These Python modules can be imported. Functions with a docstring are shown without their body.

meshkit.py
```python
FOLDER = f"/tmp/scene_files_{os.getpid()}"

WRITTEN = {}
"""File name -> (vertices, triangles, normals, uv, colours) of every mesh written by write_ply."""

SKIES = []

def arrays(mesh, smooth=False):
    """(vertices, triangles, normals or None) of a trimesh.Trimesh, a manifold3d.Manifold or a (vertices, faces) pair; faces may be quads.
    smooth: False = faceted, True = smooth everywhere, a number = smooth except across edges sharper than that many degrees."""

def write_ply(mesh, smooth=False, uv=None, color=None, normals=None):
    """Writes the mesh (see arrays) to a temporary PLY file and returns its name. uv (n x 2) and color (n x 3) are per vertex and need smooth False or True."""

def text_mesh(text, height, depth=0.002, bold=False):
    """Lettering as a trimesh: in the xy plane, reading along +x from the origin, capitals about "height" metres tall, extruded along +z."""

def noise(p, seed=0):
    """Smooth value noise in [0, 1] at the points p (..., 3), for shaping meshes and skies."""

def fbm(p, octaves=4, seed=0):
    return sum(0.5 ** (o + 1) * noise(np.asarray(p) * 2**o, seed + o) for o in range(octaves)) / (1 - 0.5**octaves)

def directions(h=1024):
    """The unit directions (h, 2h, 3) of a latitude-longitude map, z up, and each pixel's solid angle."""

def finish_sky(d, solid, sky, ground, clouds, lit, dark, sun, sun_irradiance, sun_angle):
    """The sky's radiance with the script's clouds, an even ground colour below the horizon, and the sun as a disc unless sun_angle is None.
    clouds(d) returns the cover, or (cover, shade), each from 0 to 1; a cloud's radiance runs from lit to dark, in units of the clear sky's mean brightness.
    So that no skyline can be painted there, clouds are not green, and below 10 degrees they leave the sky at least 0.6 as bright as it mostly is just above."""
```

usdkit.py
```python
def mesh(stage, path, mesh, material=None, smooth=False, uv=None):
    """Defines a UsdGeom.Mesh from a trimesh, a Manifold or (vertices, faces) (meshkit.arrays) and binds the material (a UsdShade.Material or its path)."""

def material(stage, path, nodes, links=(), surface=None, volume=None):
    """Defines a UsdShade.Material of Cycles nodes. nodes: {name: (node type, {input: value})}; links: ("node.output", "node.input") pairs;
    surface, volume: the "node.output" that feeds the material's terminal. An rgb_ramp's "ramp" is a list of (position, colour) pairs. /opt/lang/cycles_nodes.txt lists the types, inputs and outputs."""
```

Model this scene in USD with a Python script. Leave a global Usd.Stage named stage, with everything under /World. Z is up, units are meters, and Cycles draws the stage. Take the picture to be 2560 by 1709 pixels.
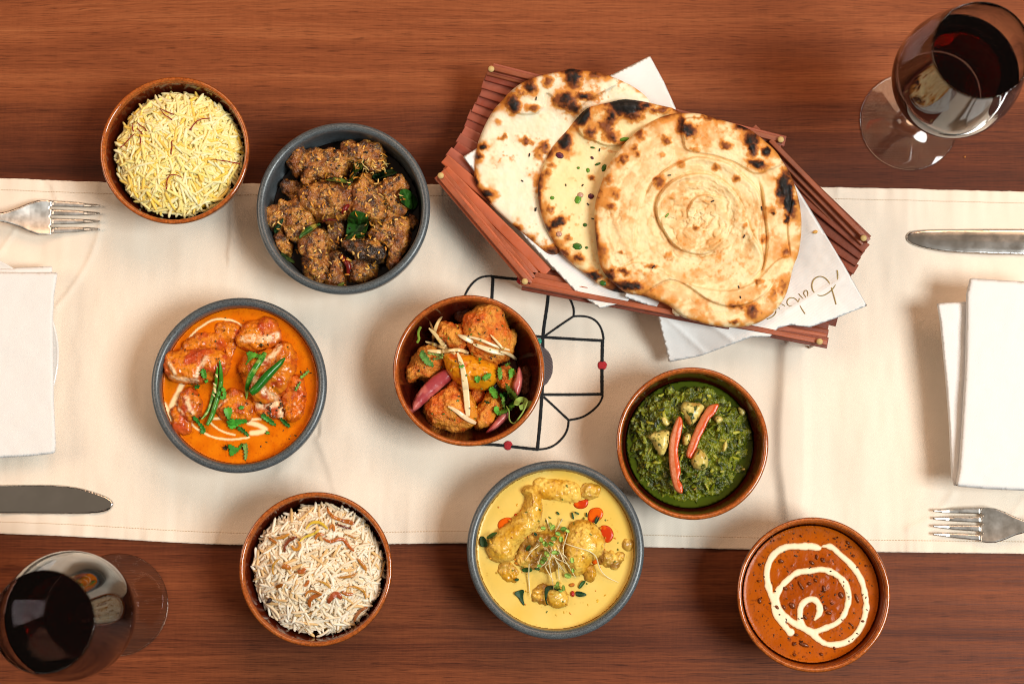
import math, random, numpy as np, shapely, usdkit, meshkit
from shapely.geometry import Polygon, LineString
from scipy.spatial import Delaunay, cKDTree
from scipy.interpolate import CubicSpline, RBFInterpolator
from pxr import Usd, UsdGeom, UsdLux, UsdShade, Sdf, Gf, Vt

stage = Usd.Stage.CreateInMemory()
UsdGeom.SetStageUpAxis(stage, UsdGeom.Tokens.z)
UsdGeom.SetStageMetersPerUnit(stage, 1.0)
UsdGeom.Xform.Define(stage, '/World')
UsdGeom.Scope.Define(stage, '/World/Looks')

# ---------------------------------------------------------------- camera (metres; the table top is z = 0)
HCAM, FPX, TILT = 1.26, 4208.0, math.atan(426 / 4208.0)
cam = UsdGeom.Camera.Define(stage, '/World/camera')
cx = UsdGeom.Xformable(cam)
cx.AddTranslateOp().Set(Gf.Vec3d(0, 0, HCAM))
cx.AddRotateXOp().Set(math.degrees(TILT))
cam.CreateHorizontalApertureAttr(36.0)
cam.CreateVerticalApertureAttr(36.0 * 683 / 1024)
cam.CreateFocalLengthAttr(36.0 * FPX / 2560)
cam.CreateClippingRangeAttr(Gf.Vec2f(0.05, 20))
cam.CreateFStopAttr(6.3)
cam.CreateFocusDistanceAttr(1.215)
cam.CreateExposureAttr(0.0)

# ---------------------------------------------------------------- lamps: a softbox on the right, a weak wide bounce behind
def rect_light(name, pos, target, w, h, intensity, color):
    l = UsdLux.RectLight.Define(stage, '/World/' + name)
    p, t = np.array(pos, float), np.array(target, float)
    back = (p - t) / np.linalg.norm(p - t)
    right = np.cross([0, 1.0, 0] if abs(back[2]) > .99 else [0, 0, 1.0], back); right /= np.linalg.norm(right)
    up = np.cross(back, right)
    m = Gf.Matrix4d(*right, 0, *up, 0, *back, 0, *p, 1)
    UsdGeom.Xformable(l).AddTransformOp().Set(m)
    l.CreateWidthAttr(w); l.CreateHeightAttr(h)
    l.CreateIntensityAttr(intensity); l.CreateColorAttr(Gf.Vec3f(*color)); l.CreateNormalizeAttr(True)
    return l
KEY, FILL, SIDE, ROOM = 42.0, 15.0, 8.5, 4.2
rect_light('key_softbox', (2.02, -0.42, 2.92), (0.02, 0.05, 0), 1.25, 1.25, KEY, (0.90, 0.95, 0.93))
rect_light('rear_bounce', (0.90, 1.75, 2.2), (0, 0.15, 0), 2.6, 1.3, FILL, (1.0, 0.60, 0.36))
rect_light('ceiling_bounce', (0.0, 0.3, 2.9), (0, 0.3001, 0), 4.6, 4.4, ROOM, (1.0, 0.80, 0.60))
rect_light('side_bounce', (-2.2, 0.5, 1.7), (0, 0.1, 0), 1.2, 1.2, SIDE, (1.0, 0.74, 0.54))

# ---------------------------------------------------------------- helpers: names, labels, meshes
USED, LOC, LABELS = {}, {}, {}
def numbered(path):
    n = USED.get(path, 0); USED[path] = n + 1
    return path if n == 0 else '%s_%03d' % (path, n)
def tag(prim, label=None, cat=None, group=None, kind=None):
    for k, v in (('label', label), ('category', cat), ('group', group), ('kind', kind)):
        if v: prim.SetCustomDataByKey(k, v)
    if label: LABELS[label] = 1
    return prim
def thing(name, loc, label, cat, group=None, kind=None, rot=0):
    path = numbered('/World/' + name)
    x = UsdGeom.Xform.Define(stage, path)
    x.AddTranslateOp().Set(Gf.Vec3d(*map(float, loc)))
    if rot: x.AddRotateZOp().Set(float(rot))
    LOC[path] = np.array(loc, float)
    return tag(x.GetPrim(), label, cat, group, kind)
def obj(name, vf, mat, parent=None, col=None, smooth=True, label=None, cat=None, group=None, kind=None, local=False):
    base = str(parent.GetPath()) if parent else '/World'
    path = numbered(base + '/' + name)
    v, f = np.asarray(vf[0], float), np.asarray(vf[1], int)
    if parent and not local:
        b = base
        while b not in LOC and b.count('/') > 1: b = b.rsplit('/', 1)[0]
        v = v - LOC.get(b, 0)
    m = usdkit.mesh(stage, path, (v, f), M[mat] if isinstance(mat, str) else mat, smooth=smooth if col is None else True)
    if col is not None:
        c = np.broadcast_to(np.asarray(col, np.float32), (len(v), 3))
        UsdGeom.PrimvarsAPI(m).CreatePrimvar('col', Sdf.ValueTypeNames.Color3fArray, 'vertex').Set(Vt.Vec3fArray.FromNumpy(np.ascontiguousarray(np.clip(c, 0, 1), np.float32)))
    return tag(m.GetPrim(), label, cat, group, kind)
def copy_of(proto, name, loc, rot, label, group):
    was = proto.GetCustomData()
    p = thing(name, loc, label, was['category'], group, rot=rot)
    p.GetReferences().AddInternalReference(proto.GetPath())
    p.SetInstanceable(True)
    return p

# ---------------------------------------------------------------- helpers: shapes
RIGHT, UP, FWD = np.array([1.0, 0, 0]), np.array([0, math.cos(TILT), math.sin(TILT)]), np.array([0, math.sin(TILT), -math.cos(TILT)])
def at(p, z):
    """Points of the scene at height z for measured points of the photograph (2560 x 1709)."""
    p = np.atleast_2d(np.asarray(p, float)); z = np.broadcast_to(np.asarray(z, float), (len(p),))
    d = (p[:, :1] - 1280) * RIGHT + (854.5 - p[:, 1:]) * UP + FPX * FWD
    t = (z - HCAM) / d[:, 2]
    return np.array([0, 0, HCAM]) + d * t[:, None]
def P(s):
    return np.array([[float(a) for a in q.split(',')] for q in s.split()])
class View:
    def __init__(s, x, y, k): s.o, s.k = np.array([x, y], float), k
    def px(s, p): return (P(p) if isinstance(p, str) else np.atleast_2d(np.asarray(p, float))) / s.k + s.o
    def __call__(s, p, z): return at(s.px(p), z)
    def d(s, n): return n / s.k * 0.29e-3
ZB, ZC, ZG, ZS, ZY = View(630, 290, 3.4087), View(370, 730, 3.4087), View(970, 720, 3.92), View(1530, 900, 3.92), View(1160, 1140, 3.4087)
ZN1, ZN2, ZN3, ZE, ZF = View(1080, 140, 2.6133), View(1440, 260, 2.6133), View(1680, 460, 3.484), View(1090, 660, 3.136), View(0, 420, 3.4544)
ZD, ZR, ZR1, ZL, ZT, ZO = View(1830, 1280, 3.824), View(590, 1220, 3.92), View(240, 180, 3.92), View(0, 430, 1.723), View(2200, 520, 1.742), View(0, 0, 1)

def S(r, g, b, k=0.85):
    c = np.array([r, g, b]) / 255.0
    return np.where(c < 0.04045, c / 12.92, ((c + 0.055) / 1.055) ** 2.4) * k
def mixc(a, b, t):
    t = np.clip(np.asarray(t, float), 0, 1)[..., None]
    return np.asarray(a) * (1 - t) + np.asarray(b) * t
def sstep(x, a, b):
    t = np.clip((x - a) / (b - a), 0, 1); return t * t * (3 - 2 * t)
def nz(p, scale, seed=0, oct=3):
    p = np.asarray(p, float)
    if p.shape[-1] == 2: p = np.concatenate([p, np.zeros((len(p), 1))], 1)
    return meshkit.fbm(p * scale + 31.7, oct, seed)
def chaikin(p, n=3, closed=True):
    p = np.asarray(p, float)
    for _ in range(n):
        q = np.roll(p, -1, 0) if closed else p[1:]
        r = p if closed else p[:-1]
        m = np.empty((2 * len(r), p.shape[1])); m[0::2] = .75 * r + .25 * q; m[1::2] = .25 * r + .75 * q
        p = m if closed else np.vstack([p[:1], m, p[-1:]])
    return p
def grown(o, extra=0.0, n=2):
    """A rounded outline with the area of the measured one."""
    p = Polygon(o); q = Polygon(chaikin(o, n)).buffer(0)
    q = q.buffer(max(0, (p.area - q.area) / q.length) + extra)
    return np.array(q.exterior.coords)[:-1] if q.geom_type == 'Polygon' else chaikin(o, n)
def curve(p, n=None, step=0.0015):
    p = np.asarray(p, float)
    s = np.r_[0, np.cumsum(np.linalg.norm(np.diff(p, axis=0), axis=1))]
    n = n or max(4, int(s[-1] / step) + 1)
    t = np.linspace(0, s[-1], n)
    if len(p) == 2: return p[0] + (p[1] - p[0]) * (t / s[-1])[:, None]
    return CubicSpline(s, p, bc_type='natural')(t)
def vnorm(v, f):
    n = np.zeros_like(v); fn = np.cross(v[f[:, 1]] - v[f[:, 0]], v[f[:, 2]] - v[f[:, 0]])
    for k in range(3): np.add.at(n, f[:, k], fn)
    return n / np.maximum(np.linalg.norm(n, axis=1, keepdims=True), 1e-20)
def cr2(a, b): return a[:, 0] * b[:, 1] - a[:, 1] * b[:, 0]
def tri_poly(outline, res, seed=0):
    """Triangulated polygon: points, triangles, number of outline points, distance to the outline."""
    pg = Polygon(outline)
    if not pg.is_valid: pg = pg.buffer(0)
    if pg.geom_type != 'Polygon': pg = max(pg.geoms, key=lambda g: g.area)
    ring = pg.exterior; nb = max(8, int(ring.length / res))
    b = np.array([ring.interpolate(i / nb, normalized=True).coords[0] for i in range(nb)])
    x0, y0, x1, y1 = pg.bounds
    gx, gy = np.meshgrid(np.arange(x0, x1, res), np.arange(y0, y1, res * 0.866))
    gx = gx + (np.arange(len(gx)) % 2)[:, None] * res / 2
    rs = np.random.RandomState(seed)
    g = np.stack([gx.ravel(), gy.ravel()], 1); g += rs.uniform(-.12, .12, g.shape) * res
    g = g[shapely.contains_xy(pg, g[:, 0], g[:, 1])]
    d = shapely.distance(shapely.points(g), ring) if len(g) else np.zeros(0)
    k = d > res * 0.55; g, d = g[k], d[k]
    pts = np.vstack([b, g]); tr = Delaunay(pts).simplices
    c = pts[tr].mean(1); tr = tr[shapely.contains_xy(pg, c[:, 0], c[:, 1])]
    a = pts[tr]; ar = cr2(a[:, 1] - a[:, 0], a[:, 2] - a[:, 0])
    tr = tr[np.abs(ar) > 1e-14]; ar = ar[np.abs(ar) > 1e-14]
    tr[ar < 0] = tr[ar < 0][:, ::-1]
    return pts, tr, nb, np.r_[np.zeros(nb), d]
def two_sided(pts, tr, nb, ztop, zbot):
    """Closes a top and a bottom surface that meet at the outline."""
    n = len(pts); mp = np.r_[np.arange(nb), np.arange(n, n + n - nb)]
    v = np.vstack([np.c_[pts, ztop], np.c_[pts[nb:], zbot[nb:]]])
    return v, np.vstack([tr, mp[tr][:, ::-1]])
def pillow(out, z0, h, res=0.0007, prof=0.5, hb=None, tilt=(0, 0), rr=0.95, seed=0, rim=0.3):
    """A rounded lump over an outline in the plane."""
    pts, tr, nb, d = tri_poly(out, res, seed)
    R = max(d.max() * rr, 1e-6); t = np.clip(d / R, 0, 1)
    g = np.clip(1 - (1 - t) ** 2, 0, 1) ** prof
    c = pts.mean(0); tz = (pts - c) @ np.array(tilt)
    hb = h * rim if hb is None else hb
    v, f = two_sided(pts, tr, nb, z0 + tz + h * g, z0 + tz - hb * g)
    return v, f, np.r_[d, d[nb:]], np.r_[np.ones(len(pts), bool), np.zeros(len(pts) - nb, bool)]
def displace(v, f, *layers):
    if not layers: return v
    n = vnorm(v, f)
    o = 0
    for amp, scale, seed in layers: o = o + (nz(v, scale, seed, 3) - 0.5) * 2 * amp
    return v + n * o[:, None]
def sheet(pts, tr, nb, z, th):
    """A thin sheet with rounded-off edge at height z(pts)."""
    return two_sided(pts, tr, nb, z, z - np.r_[np.zeros(nb), np.full(len(pts) - nb, th)])
def sweep(path, rw, rh=None, seg=8, sq=1.0, cap=True):
    """A rounded bar along a path lying roughly flat: half widths rw, half heights rh."""
    path = np.asarray(path, float); n = len(path)
    rw = np.broadcast_to(np.asarray(rw, float), (n,)); rh = rw if rh is None else np.broadcast_to(np.asarray(rh, float), (n,))
    t = np.gradient(path, axis=0); t /= np.maximum(np.linalg.norm(t, axis=1, keepdims=True), 1e-12)
    side = np.cross([0, 0, 1.0], t); l = np.linalg.norm(side, axis=1, keepdims=True)
    side = np.where(l > 0.05, side / np.maximum(l, 1e-9), [1.0, 0, 0]); up = np.cross(t, side)
    a = (np.arange(seg) + 0.5) / seg * 2 * np.pi
    ca, sa = np.sign(np.cos(a)) * np.abs(np.cos(a)) ** sq, np.sign(np.sin(a)) * np.abs(np.sin(a)) ** sq
    v = path[:, None] + side[:, None] * (rw[:, None] * ca)[..., None] + up[:, None] * (rh[:, None] * sa)[..., None]
    v = v.reshape(-1, 3); i = np.arange(n - 1)[:, None] * seg; j = np.arange(seg); k = (j + 1) % seg
    q = np.stack([i + j, i + k, i + seg + k, i + seg + j], -1).reshape(-1, 4)
    f = np.vstack([q[:, [0, 1, 2]], q[:, [0, 2, 3]]])
    v = np.vstack([v, path[:1], path[-1:]])
    f = np.vstack([f, np.c_[np.full(seg, n * seg), k, j], np.c_[np.full(seg, n * seg + 1), (n - 1) * seg + j, (n - 1) * seg + k]])
    return v, f
def lathe(prof, seg=96, closed=False):
    prof = np.asarray(prof, float); n = len(prof)
    a = np.arange(seg) / seg * 2 * np.pi
    v = np.stack([prof[:, None, 0] * np.cos(a), prof[:, None, 0] * np.sin(a), np.broadcast_to(prof[:, None, 1], (n, seg))], -1).reshape(-1, 3)
    i = np.arange(n - 1)[:, None] * seg; j = np.arange(seg); k = (j + 1) % seg
    q = np.stack([i + j, i + k, i + seg + k, i + seg + j], -1).reshape(-1, 4)
    f = np.vstack([q[:, [0, 1, 2]], q[:, [0, 2, 3]]])
    ok = np.array([len(set(map(tuple, np.round(v[t], 9)))) == 3 for t in f]) if prof[:, 0].min() < 1e-9 else np.ones(len(f), bool)
    return v, f[ok]
def join(parts):
    vs, fs, n = [], [], 0
    for v, f in parts: vs.append(v); fs.append(np.asarray(f) + n); n += len(v)
    return np.vstack(vs), np.vstack(fs)
def box(c, x, y, z, ax=0.0):
    """A chamfered box: centre, sizes, turn about z."""
    e = min(x, y, z) * 0.18; s = []
    for zz, k in ((-z / 2, e), (-z / 2 + e, 0), (z / 2 - e, 0), (z / 2, e)):
        s += [[-x / 2 + k, -y / 2 + k, zz], [x / 2 - k, -y / 2 + k, zz], [x / 2 - k, y / 2 - k, zz], [-x / 2 + k, y / 2 - k, zz]]
    s = np.array(s); r = np.array([[math.cos(ax), -math.sin(ax), 0], [math.sin(ax), math.cos(ax), 0], [0, 0, 1]])
    f = [[0, 3, 2], [0, 2, 1], [12, 13, 14], [12, 14, 15]]
    for l in range(3):
        for k in range(4):
            a, b = l * 4 + k, l * 4 + (k + 1) % 4; f += [[a, b, b + 4], [a, b + 4, a + 4]]
    return s @ r.T + np.asarray(c), np.array(f)

# ---------------------------------------------------------------- materials
M = {}
def mat(name, nodes, links, surface='p.BSDF', volume=None):
    M[name] = usdkit.material(stage, '/World/Looks/' + name, nodes, links, surface=surface, volume=volume)
def food(name, rough=0.35, coat=0.0, sss=0.0, bump=0.25, bscale=900, dist=0.0006, spec=0.5, coat_rough=0.1, rvar=0.0, sheen=0.0, speck=None):
    n = {'a': ('attribute', {'attribute': 'col'}), 'g': ('geometry', {}),
         'n': ('noise_texture', {'scale': bscale, 'detail': 4, 'roughness': 0.6}),
         'b': ('bump', {'strength': bump, 'distance': dist}),
         'p': ('principled_bsdf', {'roughness': rough, 'coat_weight': coat, 'coat_roughness': coat_rough, 'subsurface_weight': sss, 'subsurface_scale': 0.003,
                                   'subsurface_radius': (1.0, 0.5, 0.25), 'specular_ior_level': spec, 'sheen_weight': sheen})}
    l = [('g.position', 'n.vector'), ('a.color', 'p.base_color'), ('n.fac', 'b.height'), ('b.normal', 'p.normal'), ('b.normal', 'p.coat_normal')]
    if rvar:
        n['n2'] = ('noise_texture', {'scale': bscale * 0.25, 'detail': 3})
        n['r'] = ('map_range', {'from_min': 0.35, 'from_max': 0.65, 'to_min': rough - rvar, 'to_max': rough + rvar, 'clamp': True})
        l += [('g.position', 'n2.vector'), ('n2.fac', 'r.value'), ('r.result', 'p.roughness')]
    if speck:
        sc, lo, hi = speck
        n['sn'] = ('noise_texture', {'scale': sc, 'detail': 2}); n['sr'] = ('rgb_ramp', {'ramp': [(0.36, (lo,) * 3), (0.64, (hi,) * 3)]}); n['sm'] = ('mix', {'mix_type': 'multiply', 'fac': 1.0})
        l = [k for k in l if k != ('a.color', 'p.base_color')] + [('g.position', 'sn.vector'), ('sn.fac', 'sr.fac'), ('a.color', 'sm.color1'), ('sr.color', 'sm.color2'), ('sm.color', 'p.base_color')]
    mat(name, n, l)
food('bread', 0.62, 0, 0.15, 0.35, 700, 0.0005, spec=0.3, rvar=0.12)
food('meat', 0.3, 0.7, 0.0, 0.9, 800, 0.0015, rvar=0.12, coat_rough=.1)
food('fried', 0.4, 0.15, 0.0, 1.0, 1100, 0.0013, rvar=0.15, spec=0.4)
food('sauce', 0.2, 0.0, 0.0, 0.2, 500, 0.0005, rvar=0.05, spec=0.14)
food('sauce_thin', 0.2, 0.0, 0.0, 0.06, 300, 0.0003, spec=0.18)
food('gravy', 0.1, 0.0, 0.0, 0.05, 200, 0.0004, spec=0.25)
food('glossy', 0.27, 0.12, 0.0, 0.2, 500, 0.0005, spec=0.4)
food('leaf', 0.45, 0.0, 0.0, 0.4, 900, 0.0005, spec=0.3)
food('rice', 0.4, 0.0, 0.15, 0.1, 900, 0.0003, spec=0.2)
food('spinach', 0.24, 0.0, 0.0, 0.5, 900, 0.0012, rvar=0.08, spec=0.45)
food('dry', 0.6, 0, 0.0, 0.3, 900, 0.0005, spec=0.35)
food('thread', 0.75, 0, 0, 0.6, 2500, 0.0003, spec=0.2, sheen=0.2)
food('slat', 0.42, 0.1, 0, 0.3, 600, 0.0003, rvar=0.1)
food('glaze', 0.12, 0.6, 0, 0.06, 260, 0.0005, coat_rough=0.05, speck=(700, .72, 1.25))
food('stone_glaze', 0.34, 0.25, 0, 0.25, 1500, 0.0003, coat_rough=0.2, speck=(1500, .55, 1.5))
food('cream', 0.35, 0.0, 0.0, 0.15, 600, 0.0004, spec=0.3)

def wood():
    n = {'g': ('geometry', {}),
         'm1': ('mapping', {'scale': (1.2, 14, 1)}), 'n1': ('noise_texture', {'scale': 1.0, 'detail': 5, 'roughness': 0.55, 'distortion': 0.35}),
         'm2': ('mapping', {'scale': (10, 1000, 1)}), 'n2': ('noise_texture', {'scale': 1.0, 'detail': 4, 'roughness': 0.6, 'distortion': 0.2}),
         'm3': ('mapping', {'scale': (55, 2600, 1)}), 'n3': ('noise_texture', {'scale': 1.0, 'detail': 2}),
         'm4': ('mapping', {'scale': (500, 70, 1)}), 'n4': ('noise_texture', {'scale': 1.0, 'detail': 2}),
         'm5': ('mapping', {'scale': (2.5, 75, 1)}), 'n5': ('noise_texture', {'scale': 1.0, 'detail': 3, 'distortion': 0.6}),
         's': ('separate_xyz', {}), 'cb': ('combine_xyz', {}), 'wv': ('math', {'math_type': 'multiply_add', 'value2': 0.030, 'value3': -0.015}), 'wy': ('math', {'math_type': 'add'}),
         'w': ('math', {'math_type': 'multiply_add', 'value2': 0.016, 'value3': -0.008}), 'yy': ('math', {'math_type': 'add'}),
         'yr': ('map_range', {'from_min': -0.16, 'from_max': 0.42, 'to_min': 0, 'to_max': 1, 'clamp': True}),
         'band': ('rgb_ramp', {'ramp': [(k, (x,) * 3) for k, x in ((0.0, .38), (0.05, .48), (0.11, .36), (0.19, .46), (0.26, .36), (0.70, .24), (0.755, .26), (0.79, .34), (0.806, .36), (0.812, .56), (0.85, .62), (0.885, .52), (0.9, .66), (0.95, .58), (1.0, .50))]}),
         'a1': ('math', {'math_type': 'multiply_add', 'value2': 0.55, 'value3': -0.275}), 'a2': ('math', {'math_type': 'add'}),
         'a3': ('math', {'math_type': 'multiply_add', 'value2': 0.55, 'value3': -0.275}), 'a4': ('math', {'math_type': 'add'}),
         'a5': ('math', {'math_type': 'multiply_add', 'value2': 0.09, 'value3': -0.045}), 'a6': ('math', {'math_type': 'add'}),
         'col': ('rgb_ramp', {'ramp': [(0.0, S(56, 25, 15)), (0.3, S(98, 48, 27)), (0.6, S(144, 78, 44)), (1.0, S(188, 116, 72))]}),
         'pr': ('rgb_ramp', {'ramp': [(0.0, (.30, .27, .26)), (0.36, (.5, .46, .44)), (0.46, (1, 1, 1)), (1.0, (1, 1, 1))]}),
         'mx': ('mix', {'mix_type': 'multiply', 'fac': 0.9}), 'bw': ('rgb_to_bw', {}),
         'b': ('bump', {'strength': 0.25, 'distance': 0.0004}),
         'rr': ('map_range', {'from_min': 0.3, 'from_max': 0.7, 'to_min': 0.45, 'to_max': 0.6, 'clamp': True}),
         'p': ('principled_bsdf', {'roughness': 0.5, 'specular_ior_level': 0.16})}
    l = [('g.position', f'm{k}.vector') for k in (1, 4)] + [('cb.vector', f'm{k}.vector') for k in (2, 3, 5)] + [('n1.fac', 'wv.value1'), ('wv.value', 'wy.value1'), ('s.y', 'wy.value2'), ('s.x', 'cb.x'), ('wy.value', 'cb.y')] + [(f'm{k}.vector', f'n{k}.vector') for k in (1, 2, 3, 4, 5)]
    l += [('g.position', 's.vector'), ('n1.fac', 'w.value1'), ('w.value', 'yy.value1'), ('s.y', 'yy.value2'), ('yy.value', 'yr.value'), ('yr.result', 'band.fac'),
          ('band.color', 'bw.color'), ('n2.fac', 'a1.value1'), ('bw.val', 'a2.value1'), ('a1.value', 'a2.value2'),
          ('n5.fac', 'a3.value1'), ('a2.value', 'a4.value1'), ('a3.value', 'a4.value2'), ('n4.fac', 'a5.value1'), ('a4.value', 'a6.value1'), ('a5.value', 'a6.value2'),
          ('a6.value', 'col.fac'), ('n3.fac', 'pr.fac'), ('col.color', 'mx.color1'), ('pr.color', 'mx.color2'), ('mx.color', 'p.base_color'),
          ('n2.fac', 'b.height'), ('b.normal', 'p.normal'), ('n2.fac', 'rr.value'), ('rr.result', 'p.roughness')]
    mat('veneer', n, l)
wood()
def cloth(name, color, color2, twill=1800, bump=0.35, rough=0.85, emboss=False):
    n = {'g': ('geometry', {}), 'm': ('mapping', {'rotation': (0, 0, 0.95)}),
         'w': ('wave_texture', {'scale': twill / 20.0, 'distortion': 1.5, 'detail': 2, 'detail_scale': 3}),
         'n': ('noise_texture', {'scale': 60, 'detail': 5, 'roughness': 0.6}), 'n2': ('noise_texture', {'scale': 3000, 'detail': 2}),
         'c': ('mix', {'color1': color, 'color2': color2}), 'ad': ('math', {'math_type': 'add'}),
         'b': ('bump', {'strength': bump, 'distance': 0.0003}),
         'p': ('principled_bsdf', {'roughness': rough, 'sheen_weight': 0.15, 'specular_ior_level': 0.15})}
    l = [('g.position', 'm.vector'), ('m.vector', 'w.vector'), ('g.position', 'n.vector'), ('g.position', 'n2.vector'), ('n.fac', 'c.fac'), ('c.color', 'p.base_color'),
         ('w.fac', 'ad.value1'), ('n2.fac', 'ad.value2'), ('ad.value', 'b.height'), ('b.normal', 'p.normal')]
    mat(name, n, l)
cloth('runner_cotton', (0.83, 0.735, 0.625), (0.81, 0.70, 0.585), twill=4600, bump=0.25)
cloth('white_linen', (0.81, 0.805, 0.80), (0.78, 0.775, 0.77), twill=5000, bump=0.3)
cloth('paper', (0.80, 0.795, 0.79), (0.78, 0.775, 0.77), twill=3200, bump=0.2)
mat('porcelain', {'p': ('principled_bsdf', {'base_color': (0.78, 0.77, 0.75), 'roughness': 0.12, 'coat_weight': 0.3})}, [])
mat('steel', {'g': ('geometry', {}), 'm': ('mapping', {'scale': (30, 1500, 100)}), 'n': ('noise_texture', {'scale': 1.0, 'detail': 3}),
              'n2': ('noise_texture', {'scale': 90, 'detail': 4}), 'r': ('map_range', {'from_min': .3, 'from_max': .7, 'to_min': .10, 'to_max': .17, 'clamp': True}),
              'b': ('bump', {'strength': 0.02, 'distance': 0.0001}),
              'p': ('principled_bsdf', {'base_color': (0.64, 0.62, 0.60), 'metallic': 1.0})},
    [('g.position', 'm.vector'), ('m.vector', 'n.vector'), ('g.position', 'n2.vector'), ('n2.fac', 'r.value'), ('r.result', 'p.roughness'), ('n.fac', 'b.height'), ('b.normal', 'p.normal')])
mat('fork_steel', {'g': ('geometry', {}), 'n': ('noise_texture', {'scale': 140, 'detail': 4}), 'r': ('map_range', {'from_min': .3, 'from_max': .7, 'to_min': .24, 'to_max': .36, 'clamp': True}),
    'p': ('principled_bsdf', {'base_color': (0.80, 0.79, 0.77), 'metallic': 1.0})}, [('g.position', 'n.vector'), ('n.fac', 'r.value'), ('r.result', 'p.roughness')])
mat('clear_glass', {'p': ('glass_bsdf', {'color': (0.985, 0.985, 0.98), 'IOR': 1.5})}, [])
mat('thin_glass', {'f': ('fresnel', {'IOR': 1.5}), 't': ('transparent_bsdf', {'color': (0.96, 0.96, 0.95)}), 'g': ('glossy_bsdf', {'color': (1, 1, 1), 'roughness': 0.02}), 'm': ('mix_closure', {}),
    'c': ('glass_bsdf', {'color': (0.99, 0.99, 0.985), 'IOR': 1.5}), 'p': ('mix_closure', {'fac': 0.4})},
    [('f.fac', 'm.fac'), ('t.BSDF', 'm.closure1'), ('g.BSDF', 'm.closure2'), ('m.closure', 'p.closure1'), ('c.BSDF', 'p.closure2')], surface='p.closure')
mat('red_wine', {'p': ('glass_bsdf', {'color': (0.95, 0.75, 0.78), 'IOR': 1.34}), 'v': ('absorption_volume', {'color': (0.76, 0.015, 0.035), 'density': 330.0})}, [], volume='v.volume')
mat('gold_ink', {'p': ('principled_bsdf', {'base_color': S(165, 140, 70), 'roughness': 0.45, 'metallic': 0.3})}, [])

# ---------------------------------------------------------------- the setting: table
obj('table_top', box((0, 0.12, -0.016), 1.6, 1.2, 0.032), 'veneer', smooth=False, label='reddish brown veneer wood table top with fine grain', cat='table', kind='structure')

# ---------------------------------------------------------------- where the bowls stand
ZLEAD = 0.0022                    # cloth under the bowls
SMALL_H, BIG_H = 0.052, 0.048
def bowl_at(x0, x1, y0, y1, h):
    c = at([[(x0 + x1) / 2, (y0 + y1) / 2]], ZLEAD + h)[0]; return np.array([c[0], c[1], ZLEAD])
BOWLS = {'saffron': bowl_at(248, 624, 193, 556, SMALL_H), 'beef': bowl_at(637, 1077, 302, 734, BIG_H), 'butter': bowl_at(376, 815, 742, 1180, BIG_H),
         'gobi': bowl_at(983, 1360, 734, 1116, SMALL_H), 'spinach': bowl_at(1542, 1921, 918, 1296, SMALL_H), 'yellow': bowl_at(1167, 1611, 1151, 1595, BIG_H),
         'rice': bowl_at(599, 978, 1230, 1613, SMALL_H), 'dal': bowl_at(1842, 2228, 1293, 1678, SMALL_H)}

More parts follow.
